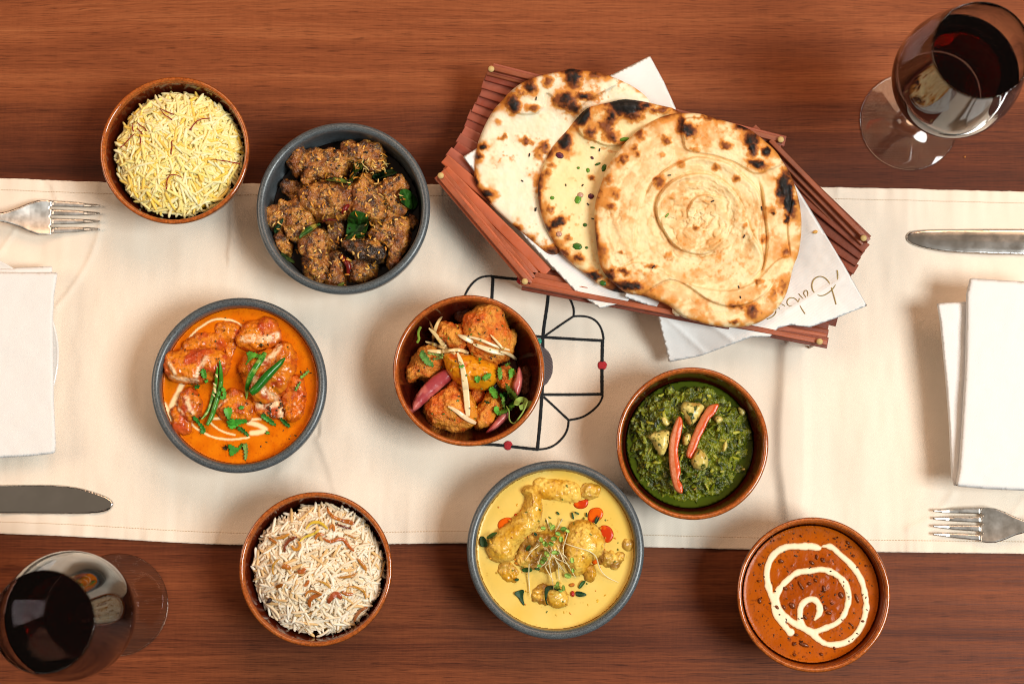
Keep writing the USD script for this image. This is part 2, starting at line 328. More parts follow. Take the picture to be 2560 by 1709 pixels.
# ---------------------------------------------------------------- the table runner
TOPE = at(P('-60,444 0,447 150,453 300,459 640,461 1100,463 1600,466 2060,470 2560,480 2620,481'), 0)
BOTE = at(P('-60,1331 0,1333 200,1341 420,1354 600,1361 900,1360 1180,1357 1610,1366 1900,1373 2300,1380 2560,1383 2620,1384'), 0)
ytop = CubicSpline(TOPE[:, 0], TOPE[:, 1]); ybot = CubicSpline(BOTE[:, 0], BOTE[:, 1])
FOLDS = [('578,520 580,560 579,600 574,640', 0.0017, 0.0035, 1), ('256,545 250,580 225,650 175,730 142,770', 0.0011, 0.0022, 0), ('46,565 10,620 -20,660', 0.0009, 0.002, 0),
         ('1962,870 1955,1000 1950,1120 1960,1230 1975,1330', 0.0046, 0.011, 1), ('2000,860 2003,1000 2003,1150 1998,1300', 0.0040, 0.009, -1), ('2380,1235 2330,1290 2270,1320', 0.0010, 0.003, 0),
         ('2560,1245 2530,1290 2515,1330', 0.0009, 0.003, 0), ('890,700 885,800 860,900 850,1060', 0.0016, 0.010, 0), ('800,1100 830,1180 850,1260', 0.0016, 0.008, 1), ('740,1130 700,1190', 0.0012, 0.006, 0),
         ('120,450 135,475 138,490', 0.0010, 0.003, 1), ('1420,880 1440,1000 1400,1120', 0.0012, 0.012, 0), ('1690,1210 1650,1290 1640,1350', 0.0012, 0.007, 0), ('2150,900 2170,1100 2150,1300', 0.0010, 0.014, 0),
         ('330,1130 420,1190 520,1250', 0.001, 0.010, 0), ('300,600 420,700', 0.0008, 0.012, 0), ('2040,480 2060,560 2050,640', 0.0010, 0.010, 0)]
FOLDS = [(LineString(curve(at(P(s), 0)[:, :2], 40)), a, w, k) for s, a, w, k in FOLDS]
def zcloth(x, y):
    x, y = np.asarray(x, float), np.asarray(y, float)
    q = np.stack([x, y, 0 * x], -1)
    z = 0.0042 * (meshkit.fbm(q * [20, 5, 1] + 7, 3, 5) - 0.4) + 0.0034 * (meshkit.fbm(q * [42, 14, 1] + 3, 3, 9) - 0.4)
    edge = np.minimum(ytop(x) - y, y - ybot(x))
    z = z + 0.0046 * np.exp(-np.maximum(edge, 0) / 0.016) * (meshkit.fbm(q * [85, 8, 1] + 1, 3, 2) - 0.4)
    pts = shapely.points(np.stack([x.ravel(), y.ravel()], 1))
    for ls, a, w, k in FOLDS:
        d = shapely.distance(pts, ls).reshape(x.shape)
        if k:
            px = np.interp(y, *zip(*sorted((c[1], c[0]) for c in ls.coords)))
            s = (x - px) * k; d2 = np.where(s > 0, d / (w * 2.2), d / (w * 0.45)); z = z + a * np.exp(-d2 ** 2)
        else: z = z + a * np.exp(-(d / w) ** 2)
    for n, c in BOWLS.items():
        r = np.hypot(x - c[0], y - c[1]); z = z * sstep(r, 0.028, 0.062)
    hem = np.exp(-np.maximum(edge - 0.0085, 0) / 0.0008) * 0.0005
    return 0.0016 + np.maximum(z, -0.0009) + hem
def in_cloth(x, y): return (y < ytop(x)) & (y > ybot(x))
nx, ny = 560, 210
gx = np.linspace(-0.41, 0.41, nx); ty = np.linspace(0, 1, ny)
fray = lambda x, s: 0.0006 * (nz(np.c_[x, 0 * x], 900, s, 2) - .5)
X = np.repeat(gx[:, None], ny, 1); Y = (ybot(gx) + fray(gx, 1))[:, None] * (1 - ty) + (ytop(gx) + fray(gx, 2))[:, None] * ty
Zc = zcloth(X, Y)
idx = np.arange(nx * ny).reshape(nx, ny)
q = np.stack([idx[:-1, :-1], idx[1:, :-1], idx[1:, 1:], idx[:-1, 1:]], -1).reshape(-1, 4)
top = np.stack([X, Y, Zc], -1).reshape(-1, 3); low = np.stack([X, Y, np.maximum(Zc - 0.0011, 0.0003)], -1).reshape(-1, 3)
f = np.vstack([q[:, [0, 1, 2]], q[:, [0, 2, 3]]]); n0 = nx * ny
edge = np.r_[idx[:, 0], idx[-1, 1:], idx[-2::-1, -1], idx[0, -2:0:-1]]; e2 = np.roll(edge, -1)
sides = np.vstack([np.c_[edge, edge + n0, e2], np.c_[e2, edge + n0, e2 + n0]])
runner = thing('table_runner', (0, 0.1, 0), 'cream cotton table runner with hemmed edges and black embroidery, lying across the table', 'table runner')
obj('cloth', (np.vstack([top, low]), np.vstack([f, f[:, ::-1] + n0, sides])), 'runner_cotton', runner)
def onc(p, dz=0.0): return np.c_[p[:, :2], zcloth(p[:, 0], p[:, 1]) + dz]
def stitches(fn, sgn):
    out, x = [], -0.4
    while x < 0.4:
        p = np.array([[x, fn(x) + sgn * 0.0088], [x + 0.0013, fn(x + 0.0013) + sgn * 0.0088]])
        out.append(sweep(np.c_[p, zcloth(p[:, 0], p[:, 1]) + 0.00005], 0.00022, 0.0002, 5)); x += 0.0021
    return join(out)
for fn, s in ((ytop, -1), (ybot, 1)):
    obj('hem_stitching', stitches(fn, s), 'thread', runner, col=S(196, 160, 116), kind='stuff')
INK = S(30, 32, 34)
def embroid(path, wpx, name='embroidered_line', col=INK):
    p = curve(ZE(path, 0.002)[:, :2], step=0.0008)
    w = ZE.d(wpx) / 2 * (1 + 0.35 * (nz(np.c_[p, np.full(len(p), wpx)], 1500, 3, 2) - .5))
    v, f = sweep(np.c_[onc(p, 0.0002)], w, 0.00045, 10)
    obj(name, (v, f), 'thread', runner, col=mixc(col * .7, col * 1.6, nz(v, 2500, 4, 2)))
for s, w in (('200,330 235,230 290,150 350,108 440,95', 18), ('430,100 560,112 700,125 920,152', 25), ('447,95 444,160 436,330', 27), ('887,140 868,350 850,470 838,575', 28),
             ('838,565 838,700 836,900 832,1020', 28), ('832,1010 815,1250 795,1455', 28), ('1010,215 1045,265 1070,320 1080,360 1078,412', 18), ('1078,410 1010,455 930,510 855,562', 18),
             ('1078,410 1165,410 1245,440 1295,505 1315,590', 18), ('780,566 860,573 1080,588 1315,600', 25), ('1306,590 1302,800 1302,1030', 28), ('830,1022 1070,1022 1312,1018', 24),
             ('845,1040 940,1128 1040,1222', 19), ('1308,1028 1290,1075 1235,1140 1140,1200 1040,1222', 18), ('1040,1222 1032,1285 970,1385 890,1437 800,1452', 18), ('330,1412 450,1415 560,1425 690,1440 802,1452', 26)):
    embroid(s, w)
def patch(cx, cy, r, col, name, hatch=0, n=40, jag=0.06):
    a = np.linspace(0, 2 * np.pi, n, endpoint=False); rr = r * (1 + jag * (np.random.RandomState(int(cx)).rand(n) - .5) * 2)
    o = ZE(np.c_[cx + rr * np.cos(a), cy + rr * np.sin(a)], 0.002)[:, :2]
    pts, tr, nb, d = tri_poly(o, 0.0007)
    zz = zcloth(pts[:, 0], pts[:, 1])
    v, f = two_sided(pts, tr, nb, zz + 0.0001 + 0.0006 * np.minimum(d / 0.001, 1), zz - 0.0002)
    t = nz(v * [1, 1, 1], 1100 if not hatch else 700, 5, 3)
    obj(name, (v, f), 'thread', runner, col=mixc(col * .55, col * 1.5, t if not hatch else 0.5 + 0.5 * np.sin((v[:, 0] * .8 + v[:, 1]) * 2 * np.pi / 0.0021) * (t + .3)))
patch(715, 803, 203, S(92, 82, 84), 'embroidered_disc', 1, 80, .01)
patch(812, 603, 22, S(60, 160, 135), 'embroidered_green_dot')
for c in ((665, 122), (1303, 793), (563, 1420)): patch(c[0], c[1], 37, S(196, 50, 58), 'embroidered_red_dot')

# ---------------------------------------------------------------- bowls
def ring_round(r, z, w, a0, a1, n): 
    a = np.linspace(a0, a1, n); return np.c_[r + w * np.cos(a), z + w * np.sin(a)]
def small_bowl(loc, label, group):
    b = thing('brown_bowl', loc, label, 'bowl', group)
    t = 0.0016
    outer = np.array([[0, .002], [.026, .002], [.027, 0], [.031, 0], [.032, .003], [.040, .011], [.0475, .022], [.0515, .034], [.0536, .044], [.0545, .0495]])
    inner = np.array([[.0512, .0495], [.0500, .044], [.0478, .034], [.0438, .0235], [.0365, .0135], [.026, .0075], [.012, .0055], [0, .005]])
    outer = curve(outer[4:], 26); inner = curve(inner, 30); foot = np.array([[0, .002], [.026, .002], [.027, .0003], [.0305, .0003]])
    inner[-1, 0] = 0
    v, f = lathe(np.vstack([foot, outer, inner]), 96)
    n = nz(v, 260, 2, 3); n2 = nz(v * [1, 1, .3], 900, 6, 2)
    rim = sstep(v[:, 2], .036, .0495)
    c = mixc(S(72, 20, 10, .8), S(116, 42, 16, .8), rim * .8 + (n - .5) * .8)
    c = mixc(c, S(186, 96, 40, .8), sstep(v[:, 2] + (n2 - .5) * .004, .0462, .0498))
    obj('bowl_body', (v, f), 'glaze', b, col=c, local=True)
    rp = np.vstack([[.0545, .0493], ring_round(.05285, .0500, .00175, 0, np.pi, 9), [.0512, .0493]])
    v, f = lathe(rp, 144)
    n = nz(v, 500, 8, 3); n3 = nz(v, 1400, 9, 2)
    c = mixc(S(168, 82, 30, .8), S(206, 118, 52, .8), (n - .3) * 1.6)
    c = mixc(c, S(64, 34, 24, .8), sstep(np.hypot(v[:, 0], v[:, 1]), .0538, .0546) * .8)
    obj('rim', (v, f), 'glaze', b, col=c, local=True)
    return b
def big_bowl(loc, label, group):
    b = thing('grey_bowl', loc, label, 'bowl', group)
    foot = np.array([[0, .002], [.040, .002], [.041, .0003], [.045, .0003]])
    outer = curve(np.array([[.047, .003], [.0545, .010], [.0600, .021], [.0625, .033], [.0634, .043]]), 24)
    rim = ring_round(.0604, .0438, .0031, 0, np.pi, 11)
    inner = curve(np.array([[.0571, .043], [.0566, .034], [.0552, .022], [.0500, .0115], [.038, .0068], [0, .0058]]), 30); inner[-1, 0] = 0
    for nm, pr in (('bowl_body', np.vstack([foot, outer])), ('rim', np.vstack([outer[-1:], rim, inner[:1]])), ('inside', inner)):
        v, f = lathe(pr, 128)
        n = nz(v, 1300, 3, 2); n2 = nz(v, 120, 4, 3)
        c = mixc(S(76, 84, 90, .8), S(92, 100, 104, .8), n2)
        obj(nm, (v, f), 'stone_glaze', b, col=c, local=True)
    return b
b0 = small_bowl(BOWLS['saffron'], 'brown glazed bowl holding the yellow saffron rice', 'small brown glazed bowls')
b1 = big_bowl(BOWLS['beef'], 'dark grey stoneware bowl holding the dry fried meat', 'larger dark grey bowls')
for k, l, rot in (('gobi', 'brown glazed bowl of fried cauliflower standing on the embroidery', 70), ('spinach', 'brown glazed bowl holding the dark green spinach', 140),
                  ('rice', 'brown glazed bowl holding white rice with fried onions', 210), ('dal', 'brown glazed bowl of brown lentils with a cream swirl', 300)):
    copy_of(b0, 'brown_bowl', BOWLS[k], rot, l, 'small brown glazed bowls')
for k, l, rot in (('butter', 'dark grey stoneware bowl holding the orange chicken curry', 100), ('yellow', 'dark grey stoneware bowl holding the pale yellow curry', 220)):
    copy_of(b1, 'grey_bowl', BOWLS[k], rot, l, 'larger dark grey bowls')

# ---------------------------------------------------------------- a dish remembers what lies in it, so that garnish rests on top
class Dish:
    def __init__(s, view, key, word):
        s.V, s.c, s.word, s.pts = view, BOWLS[key], word, []
        s.tree = None
    def add(s, v): s.pts.append(v[::2] if len(v) > 4000 else v); s.tree = None
    def top(s, x, y, r=0.0011):
        if s.tree is None:
            s.all = np.vstack(s.pts); s.tree = cKDTree(s.all[:, :2])
        q = np.stack([np.atleast_1d(x), np.atleast_1d(y)], 1)
        return np.array([s.all[i, 2].max() if i else s.all[s.tree.query(p)[1], 2] for i, p in zip(s.tree.query_ball_point(q, r), q)])
    def where(s, x, y):
        word = s.word.replace('bowl of ', '')
        dx, dy = x - s.c[0], y - s.c[1]; r = math.hypot(dx, dy)
        h = int(round(math.degrees(math.atan2(dx, dy)) / 15)) % 24
        w = ['twelve', 'one', 'two', 'three', 'four', 'five', 'six', 'seven', 'eight', 'nine', 'ten', 'eleven']
        w = w[h // 2] if h % 2 == 0 else 'half past ' + w[h // 2]
        rad = 'at the centre' if r < 0.008 else 'close in' if r < 0.016 else 'well inside' if r < .024 else 'halfway out' if r < 0.032 else 'far out' if r < .040 else 'by the rim'
        return "at %s%s, %s, on the %s" % (w, " o'clock" if h % 2 == 0 else '', rad, word)
def auto(dish, text, x, y):
    l = "%s %s" % (text, dish.where(x, y))
    if l not in LABELS: return l
    for w in ('another ', 'a further ', 'a third ', 'a fourth ', 'a fifth '):
        if w + l not in LABELS: return w + l
    return w + l
def disc(c, r, z, res, hfun=None, mat_='sauce', **kw):
    a = np.linspace(0, 2 * np.pi, 160, endpoint=False)
    pts, tr, nb, d = tri_poly(np.c_[c[0] + r * np.cos(a), c[1] + r * np.sin(a)], res)
    zt = np.full(len(pts), z) + (hfun(pts, d) if hfun else 0)
    return two_sided(pts, tr, nb, zt, np.full(len(pts), z) - np.r_[np.zeros(nb), np.full(len(pts) - nb, 0.004)])
def film(c, z0, r0, z1, r1, seed):
    """The smear of sauce left on the bowl's wall above the sauce."""
    a = np.linspace(0, 2 * np.pi, 161)[:-1]; top = z0 + (z1 - z0) * (.55 + .9 * (nz(np.c_[np.cos(a), np.sin(a), 0 * a], 3.0, seed, 3) - .25)); v, n = [], len(a)
    for t, dr in ((0, 0), (.5, 0), (1, .0), (1, .0012)):
        z = z0 + (top - z0) * t; r = r0 + (r1 - r0) * (z - z0) / (z1 - z0) + dr; v.append(np.c_[c[0] + r * np.cos(a), c[1] + r * np.sin(a), z])
    i = np.arange(3)[:, None] * n; j = np.arange(n); k = (j + 1) % n; q = np.stack([i + j, i + n + j, i + n + k, i + k], -1).reshape(-1, 4)
    return np.vstack(v), np.vstack([q[:, [0, 1, 2]], q[:, [0, 2, 3]]])
def lump(dish, name, outline, z, h, material, colour, label, cat, group=None, amps=((.0012, 180, 1), (.0006, 500, 2)), res=0.0007, tilt=(0, 0), prof=0.5, parent=None, seed=0, hb=None, smoothn=2, grow=0.0):
    zm = z + h * 0.6
    o = grown(dish.V(outline, zm)[:, :2], grow, smoothn)
    v, f, d, up = pillow(o, z, h, res, prof, hb, tilt, seed=seed)
    v = displace(v, f, *[(a, s, q + seed) for a, s, q in amps])
    dish.add(v[up])
    return obj(name, (v, f), material, parent, col=colour(v, d), label=label, cat=cat, group=group)
def leaf(dish, outline, col, label=None, cat='leaf', group=None, name='herb_leaf', lift=0.0006, curl=0.0012, th=0.00035, seed=0, rag=0.0, col2=None, vein=True, parent=None, material='leaf'):
    o = dish.V(outline, dish.c[2] + 0.045)[:, :2]
    o = grown(o, 0.0001, 2 if not rag else 1)
    if rag:
        lr = LineString(np.vstack([o, o[:1]])); m = max(8, int(lr.length / .0011)) // 2 * 2
        o = np.array([lr.interpolate(i / m, normalized=True).coords[0] for i in range(m)]); rr = np.random.RandomState(int(abs(o[0, 0]) * 1e5))
        t = np.roll(o, -1, 0) - np.roll(o, 1, 0); t /= np.maximum(np.linalg.norm(t, axis=1, keepdims=True), 1e-9)
        o = o + np.c_[t[:, 1], -t[:, 0]] * (np.where(np.arange(m) % 2, .0005, -.0004) * rr.uniform(.3, 1.6, m))[:, None]
        g_ = Polygon(o).buffer(0); g_ = g_ if g_.geom_type == 'Polygon' else max(g_.geoms, key=lambda q: q.area); o = np.array(g_.exterior.coords)[:-1]
    pts, tr, nb, d = tri_poly(o, 0.0005)
    c = pts.mean(0); e = np.linalg.svd(pts - c, full_matrices=False)[2]
    u, w = (pts - c) @ e[0], (pts - c) @ e[1]
    zt = dish.top(pts[:, 0], pts[:, 1], 0.0016)
    A = np.c_[u, w, np.ones(len(u))]; k = np.linalg.lstsq(A, zt, rcond=None)[0]; flat = A @ k
    z = 0.5 * flat + 0.5 * zt; z = z + max(0, np.percentile(zt - z, 80)) + lift
    z = z + curl * (np.abs(w) / max(np.abs(w).max(), 1e-6)) ** 1.5 + curl * 0.8 * (nz(pts, 260, seed, 2) - .5)
    v, f = sheet(pts, tr, nb, z, th)
    wa = np.r_[w, w[nb:]]
    cc = mixc(col * .75, col * 1.3, nz(v, 500, seed + 1, 3))
    if col2 is not None: cc = mixc(cc, col2, sstep(nz(v, 260, seed + 2, 2), .5, .7))
    if vein: cc = mixc(cc, col * 1.9 + .02, np.exp(-(wa / 0.00035) ** 2) * .6)
    x, y = c
    dish.add(v)
    return obj(name, (v, f), material, parent, col=cc, label=label, cat=cat, group=group)
def strand(dish, name, path, rw, rh, material, col, label, cat, group=None, lift=0.0, taper=(1, 1), seg=8, sq=1.0, rigid=0.7, zoff=None, parent=None, step=0.001, wob=0):
    p = dish.V(path, dish.c[2] + 0.047)[:, :2]
    p = curve(p, step=step)
    zt = dish.top(p[:, 0], p[:, 1], 0.0013)
    t = np.linspace(0, 1, len(p)); k = np.polyfit(t, zt, 2 if rigid < .95 else 1); z = rigid * np.polyval(k, t) + (1 - rigid) * zt
    z = z + max(0, np.percentile(zt - z, 75)) * .7 + lift
    if wob: z = z + wob * (nz(np.c_[p, z], 300, 3, 2) - .3)
    pr = np.interp(t, [0, .12, .5, .88, 1], [taper[0] * .8, taper[0] * .5 + .5 if taper[0] < 1 else 1, 1, taper[1] * .5 + .5 if taper[1] < 1 else 1, taper[1] * .8])
    v, f = sweep(np.c_[p, z], rw * pr, rh * pr, seg, sq)
    dish.add(v)
    c = col(v) if callable(col) else mixc(col * .85, col * 1.12, nz(v, 700, 5, 2))
    return obj(name, (v, f), material, parent, col=c, label=label, cat=cat, group=group)

# ---------------------------------------------------------------- rice
def grain_mesh(L, r, bend, seg=7, n=9):
    t = np.linspace(-1, 1, n); x = t * L / 2; z = -bend * (t ** 2) * L
    rad = r * np.sqrt(np.clip(1 - (np.abs(t) * .95) ** 5, 0, 1))
    x = np.sign(x) * L / 2 * np.abs(t) ** .75; rad[[0, -1]] = r * .42
    return sweep(np.c_[x, z, 0 * x], rad, rad * .9, seg)
def rice_heap(name, key, label, seed, N, radius, z_edge, z_mid, cols, L=(.0095, .0135), r=(.00088, .00112), off=(0, 0), jag=0.10):
    c = BOWLS[key].copy(); c[:2] += off
    rs = np.random.RandomState(seed)
    h = thing(name, (c[0], c[1], c[2] + .006), label, 'rice')
    def dome(x, y):
        rr = np.hypot(x, y) / radius
        return c[2] + z_edge + (z_mid - z_edge) * np.clip(1 - rr ** 2.6, 0, 1) + 0.004 * (nz(np.c_[x, y], 45, seed, 2) - .5)
    a = np.linspace(0, 2 * np.pi, 120, endpoint=False)
    pts, tr, nb, d = tri_poly(np.c_[np.cos(a), np.sin(a)] * (radius - .003), 0.0016)
    z = dome(pts[:, 0], pts[:, 1]) - .0032 + .003 * (nz(pts, 420, seed + 1, 2) - .5)
    v, f = two_sided(pts + c[:2], tr, nb, z, np.full(len(pts), c[2] + .02))
    obj('packed_rice', (v, f), 'rice', h, col=cols[2] * .95, kind='stuff')  # bed colour carries the painted shade of the gaps between grains
    items = []
    for i in range(N):
        rad = radius * math.sqrt(rs.rand()) * 1.0; th = rs.rand() * 2 * np.pi
        x, y = rad * math.cos(th), rad * math.sin(th)
        lift = rs.uniform(-.0040, .0014) * (1.0 if rad < radius * .8 else .9)
        Lg, rg = rs.uniform(*L), rs.uniform(*r)
        v, f = grain_mesh(Lg, rg, rs.uniform(0.0, jag) * rs.choice([-1, 1]))
        yaw, pitch, roll = rs.rand() * 2 * np.pi, rs.normal(0, .13), rs.rand() * 6.28
        e = .002
        gxx = (dome(np.array([x + e]), np.array([y])) - dome(np.array([x - e]), np.array([y])))[0] / (2 * e)
        gyy = (dome(np.array([x]), np.array([y + e])) - dome(np.array([x]), np.array([y - e])))[0] / (2 * e)
        pitch += math.atan(gxx * math.cos(yaw) + gyy * math.sin(yaw)) * .9
        cr, sr = math.cos(roll), math.sin(roll); v = v @ np.array([[1, 0, 0], [0, cr, sr], [0, -sr, cr]])
        cp, sp = math.cos(pitch), math.sin(pitch); v = v @ np.array([[cp, 0, sp], [0, 1, 0], [-sp, 0, cp]])
        cy, sy = math.cos(yaw), math.sin(yaw); v = v @ np.array([[cy, sy, 0], [-sy, cy, 0], [0, 0, 1]])
        if np.hypot(*(v[:, :2] + [x, y]).T).max() > radius + .0025: 
            k = .0485; 
            if np.hypot(*(v[:, :2] + [x, y]).T).max() > k: continue
        zb = dome(np.array([x]), np.array([y]))[0] + lift
        cc = mixc(cols[0], cols[1], np.array([rs.rand()]))[0]
        if rs.rand() < .12: cc = mixc(cc, cols[2], np.array([.8]))[0]
        items.append((lift, v + [x + c[0], y + c[1], zb], f, cc))
    items.sort(key=lambda t: -t[0])
    for lift, v, f, cc in items[:300]: obj('rice_grain', (v, f), 'rice', h, col=np.repeat(cc[None], len(v), 0))
    rest = items[300:]
    obj('rice_grains', join([(v, f) for _, v, f, _ in rest]), 'rice', h, col=np.vstack([np.repeat(cc[None], len(v), 0) for _, v, _, cc in rest]), kind='stuff')
    return np.vstack([v for _, v, _, _ in items])
dR1 = Dish(ZR1, 'saffron', 'bowl of yellow rice')
dR1.add(rice_heap('saffron_rice', 'saffron', 'heaped long grain yellow saffron rice filling the upper left brown bowl', 11, 1500, .0462, .040, .054, [S(252, 230, 132, .97), S(254, 246, 194, .98), S(250, 206, 70, .97)], L=(.0120, .0175), r=(.00105, .00130), off=(.0012, -.0006), jag=.12))
for i, s in enumerate(('635,370 710,408 780,440', '650,385 700,450 735,470 765,492', '1130,463 1060,475 1000,510 940,595', '362,508 370,560 382,597', '413,500 450,540 485,560 515,602', '412,560 440,590 477,632',
                       '405,620 360,640 310,685 240,738', '448,635 455,690 453,735', '790,695 768,715 772,750 765,785 758,830', '1145,882 1230,875 1320,882 1410,897', '868,1058 800,1030 735,1050 715,1100 710,1168')):
    x, y = dR1.V(s, .05)[:, :2].mean(0)
    strand(dR1, 'saffron_thread', s, .00042, .00038, 'dry', S(150, 24, 22), auto(dR1, 'thin dark red saffron thread', x, y), 'saffron thread', 'saffron threads on the yellow rice', lift=.0005, taper=(.5, 1.5), seg=6, rigid=.3)
dR = Dish(ZR, 'rice', 'bowl of white rice')
dR.add(rice_heap('white_rice', 'rice', 'heaped long grain white rice with fried onions in the lower brown bowl', 23, 1750, .0462, .040, .053, [S(242, 216, 174, .96), S(254, 244, 222, .98), S(230, 180, 104, .95)], L=(.0105, .0150), r=(.00098, .00125), off=(.0006, -.0004), jag=.14))
for s, w, c in (('490,625 490,570 520,520 610,475', 26, (128, 52, 32)), ('560,560 600,600 640,570 620,520', 24, (206, 122, 50)), ('890,185 930,255 1000,300 1080,320', 24, (190, 98, 44)), ('1050,320 1110,330 1155,350', 34, (176, 84, 40)),
                ('990,350 1060,375 1135,398', 16, (110, 38, 28)), ('870,485 940,520 1000,500 1060,500 1100,550 1165,612', 24, (186, 84, 40)), ('735,1160 735,1100 780,1055 855,1030', 30, (176, 84, 40)),
                ('690,1060 720,1010 790,1005 860,1035', 18, (190, 104, 48)), ('915,1120 950,1060 1000,1030 1040,1080', 40, (168, 68, 42)), ('1050,1005 1090,1030 1155,1030', 26, (180, 90, 46)),
                ('1095,970 1160,962 1220,980 1270,1030 1275,1080', 16, (206, 128, 60)), ('1200,685 1235,730 1285,800', 26, (190, 106, 50)), ('1015,872 1100,865 1160,850 1185,825', 18, (190, 112, 54)),
                ('685,955 710,930 732,895', 22, (190, 92, 44)), ('395,965 430,955 475,935', 26, (176, 92, 44)), ('615,800 655,815 695,780', 34, (182, 84, 44)), ('465,775 500,760 550,785', 36, (190, 98, 46)),
                ('320,480 360,505 410,535', 22, (180, 96, 44)), ('395,490 460,480 535,445', 24, (204, 120, 50)), ('790,500 815,455 875,455', 24, (196, 100, 46)), ('1150,1315 1175,1255 1210,1210 1285,1165', 24, (158, 84, 58)),
                ('820,905 880,920 945,975', 16, (206, 136, 70)), ('1075,445 1120,465 1175,490', 14, (190, 110, 56)), ('695,400 740,345 810,330 870,360 910,400', 22, (226, 166, 66)), ('640,520 700,470 760,450 830,400', 20, (226, 170, 80)),
                ('380,840 370,780 400,720 440,690', 18, (200, 130, 66)), ('930,400 950,360 975,420', 24, (190, 100, 46))):
    x, y = dR.V(s, .05)[:, :2].mean(0)
    strand(dR, 'fried_onion', s, dR.V.d(w) / 2 * 1.45, .0005, 'glossy', S(c[0], c[1] * 1.14, c[2] * .9), auto(dR, 'crisp brown fried onion strip', x, y), 'fried onion', 'fried onion strips on the white rice', lift=.0012, taper=(.5, .6), seg=8, rigid=.5, wob=.0012)
lump(dR, 'clove', '300,1110 310,1075 345,1070 352,1095 330,1125 305,1128', dR.c[2] + .047, .003, 'dry', lambda v, d: np.repeat(S(52, 34, 34)[None], len(v), 0), 'dark clove lodged in the white rice near its left edge', 'clove', amps=())

# ---------------------------------------------------------------- dry fried meat
dB = Dish(ZB, 'beef', 'bowl of dry fried meat')
v, f = disc(dB.c, .0552, dB.c[2] + .021, .0012); dB.add(v)
obj('dark_gravy', (v, f), 'gravy', col=S(30, 14, 8), label='thin dark brown gravy at the bottom of the bowl of dry fried meat', cat='gravy')
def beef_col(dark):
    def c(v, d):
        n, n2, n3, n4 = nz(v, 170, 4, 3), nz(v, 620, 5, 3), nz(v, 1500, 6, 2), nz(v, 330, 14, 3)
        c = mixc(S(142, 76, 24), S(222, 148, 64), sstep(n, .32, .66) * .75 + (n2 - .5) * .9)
        c = mixc(c, S(64, 30, 12), sstep(n4, .5, .64) * .9); c = mixc(c, S(96, 48, 18), sstep(n2, .6, .72) * .6)  # dark noise blotches paint the shade of crevices into the crust colour
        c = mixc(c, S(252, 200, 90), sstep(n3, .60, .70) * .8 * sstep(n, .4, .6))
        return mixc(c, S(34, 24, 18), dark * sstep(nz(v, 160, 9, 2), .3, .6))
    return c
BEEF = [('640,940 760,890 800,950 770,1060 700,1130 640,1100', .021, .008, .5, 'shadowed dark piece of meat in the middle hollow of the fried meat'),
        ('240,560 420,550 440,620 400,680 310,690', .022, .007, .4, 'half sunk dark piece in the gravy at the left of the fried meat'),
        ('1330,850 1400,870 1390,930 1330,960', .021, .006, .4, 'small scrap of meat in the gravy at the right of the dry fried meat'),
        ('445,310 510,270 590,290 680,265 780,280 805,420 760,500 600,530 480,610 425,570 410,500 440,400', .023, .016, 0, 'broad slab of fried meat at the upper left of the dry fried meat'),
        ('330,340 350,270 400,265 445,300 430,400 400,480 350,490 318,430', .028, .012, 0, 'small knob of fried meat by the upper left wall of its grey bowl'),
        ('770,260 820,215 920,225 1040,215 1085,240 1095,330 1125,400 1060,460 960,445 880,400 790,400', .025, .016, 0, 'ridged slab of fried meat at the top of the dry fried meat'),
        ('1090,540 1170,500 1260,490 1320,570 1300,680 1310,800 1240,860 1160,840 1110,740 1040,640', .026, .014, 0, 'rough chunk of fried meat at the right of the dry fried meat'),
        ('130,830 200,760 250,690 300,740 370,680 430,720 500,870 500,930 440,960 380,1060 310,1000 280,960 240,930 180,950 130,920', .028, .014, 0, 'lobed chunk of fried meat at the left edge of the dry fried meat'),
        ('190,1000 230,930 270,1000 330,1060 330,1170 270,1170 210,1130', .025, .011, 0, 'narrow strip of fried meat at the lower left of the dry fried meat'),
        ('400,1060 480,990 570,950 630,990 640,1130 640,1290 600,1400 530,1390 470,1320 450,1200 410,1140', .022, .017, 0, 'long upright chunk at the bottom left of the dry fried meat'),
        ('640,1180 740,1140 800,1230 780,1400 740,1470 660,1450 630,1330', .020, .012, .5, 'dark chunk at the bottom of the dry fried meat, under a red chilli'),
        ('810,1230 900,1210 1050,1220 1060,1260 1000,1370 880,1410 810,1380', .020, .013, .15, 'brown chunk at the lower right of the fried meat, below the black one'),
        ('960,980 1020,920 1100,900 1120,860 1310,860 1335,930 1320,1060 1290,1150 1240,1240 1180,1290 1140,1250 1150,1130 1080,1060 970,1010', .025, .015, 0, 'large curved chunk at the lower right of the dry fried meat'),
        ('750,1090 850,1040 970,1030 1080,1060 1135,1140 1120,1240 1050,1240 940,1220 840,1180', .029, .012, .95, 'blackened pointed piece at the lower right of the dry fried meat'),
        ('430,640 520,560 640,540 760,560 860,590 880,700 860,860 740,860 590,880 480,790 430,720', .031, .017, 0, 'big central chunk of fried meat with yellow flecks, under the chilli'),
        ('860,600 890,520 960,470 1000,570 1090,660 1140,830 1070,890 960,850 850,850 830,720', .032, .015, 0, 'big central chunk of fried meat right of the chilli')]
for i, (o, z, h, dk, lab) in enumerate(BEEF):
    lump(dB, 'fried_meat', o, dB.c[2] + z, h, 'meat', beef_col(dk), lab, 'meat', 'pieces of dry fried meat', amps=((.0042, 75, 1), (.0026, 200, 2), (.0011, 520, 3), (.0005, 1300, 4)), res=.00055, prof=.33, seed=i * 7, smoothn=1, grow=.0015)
G1, G2, G3 = S(40, 86, 24), S(22, 52, 18), S(104, 128, 48)
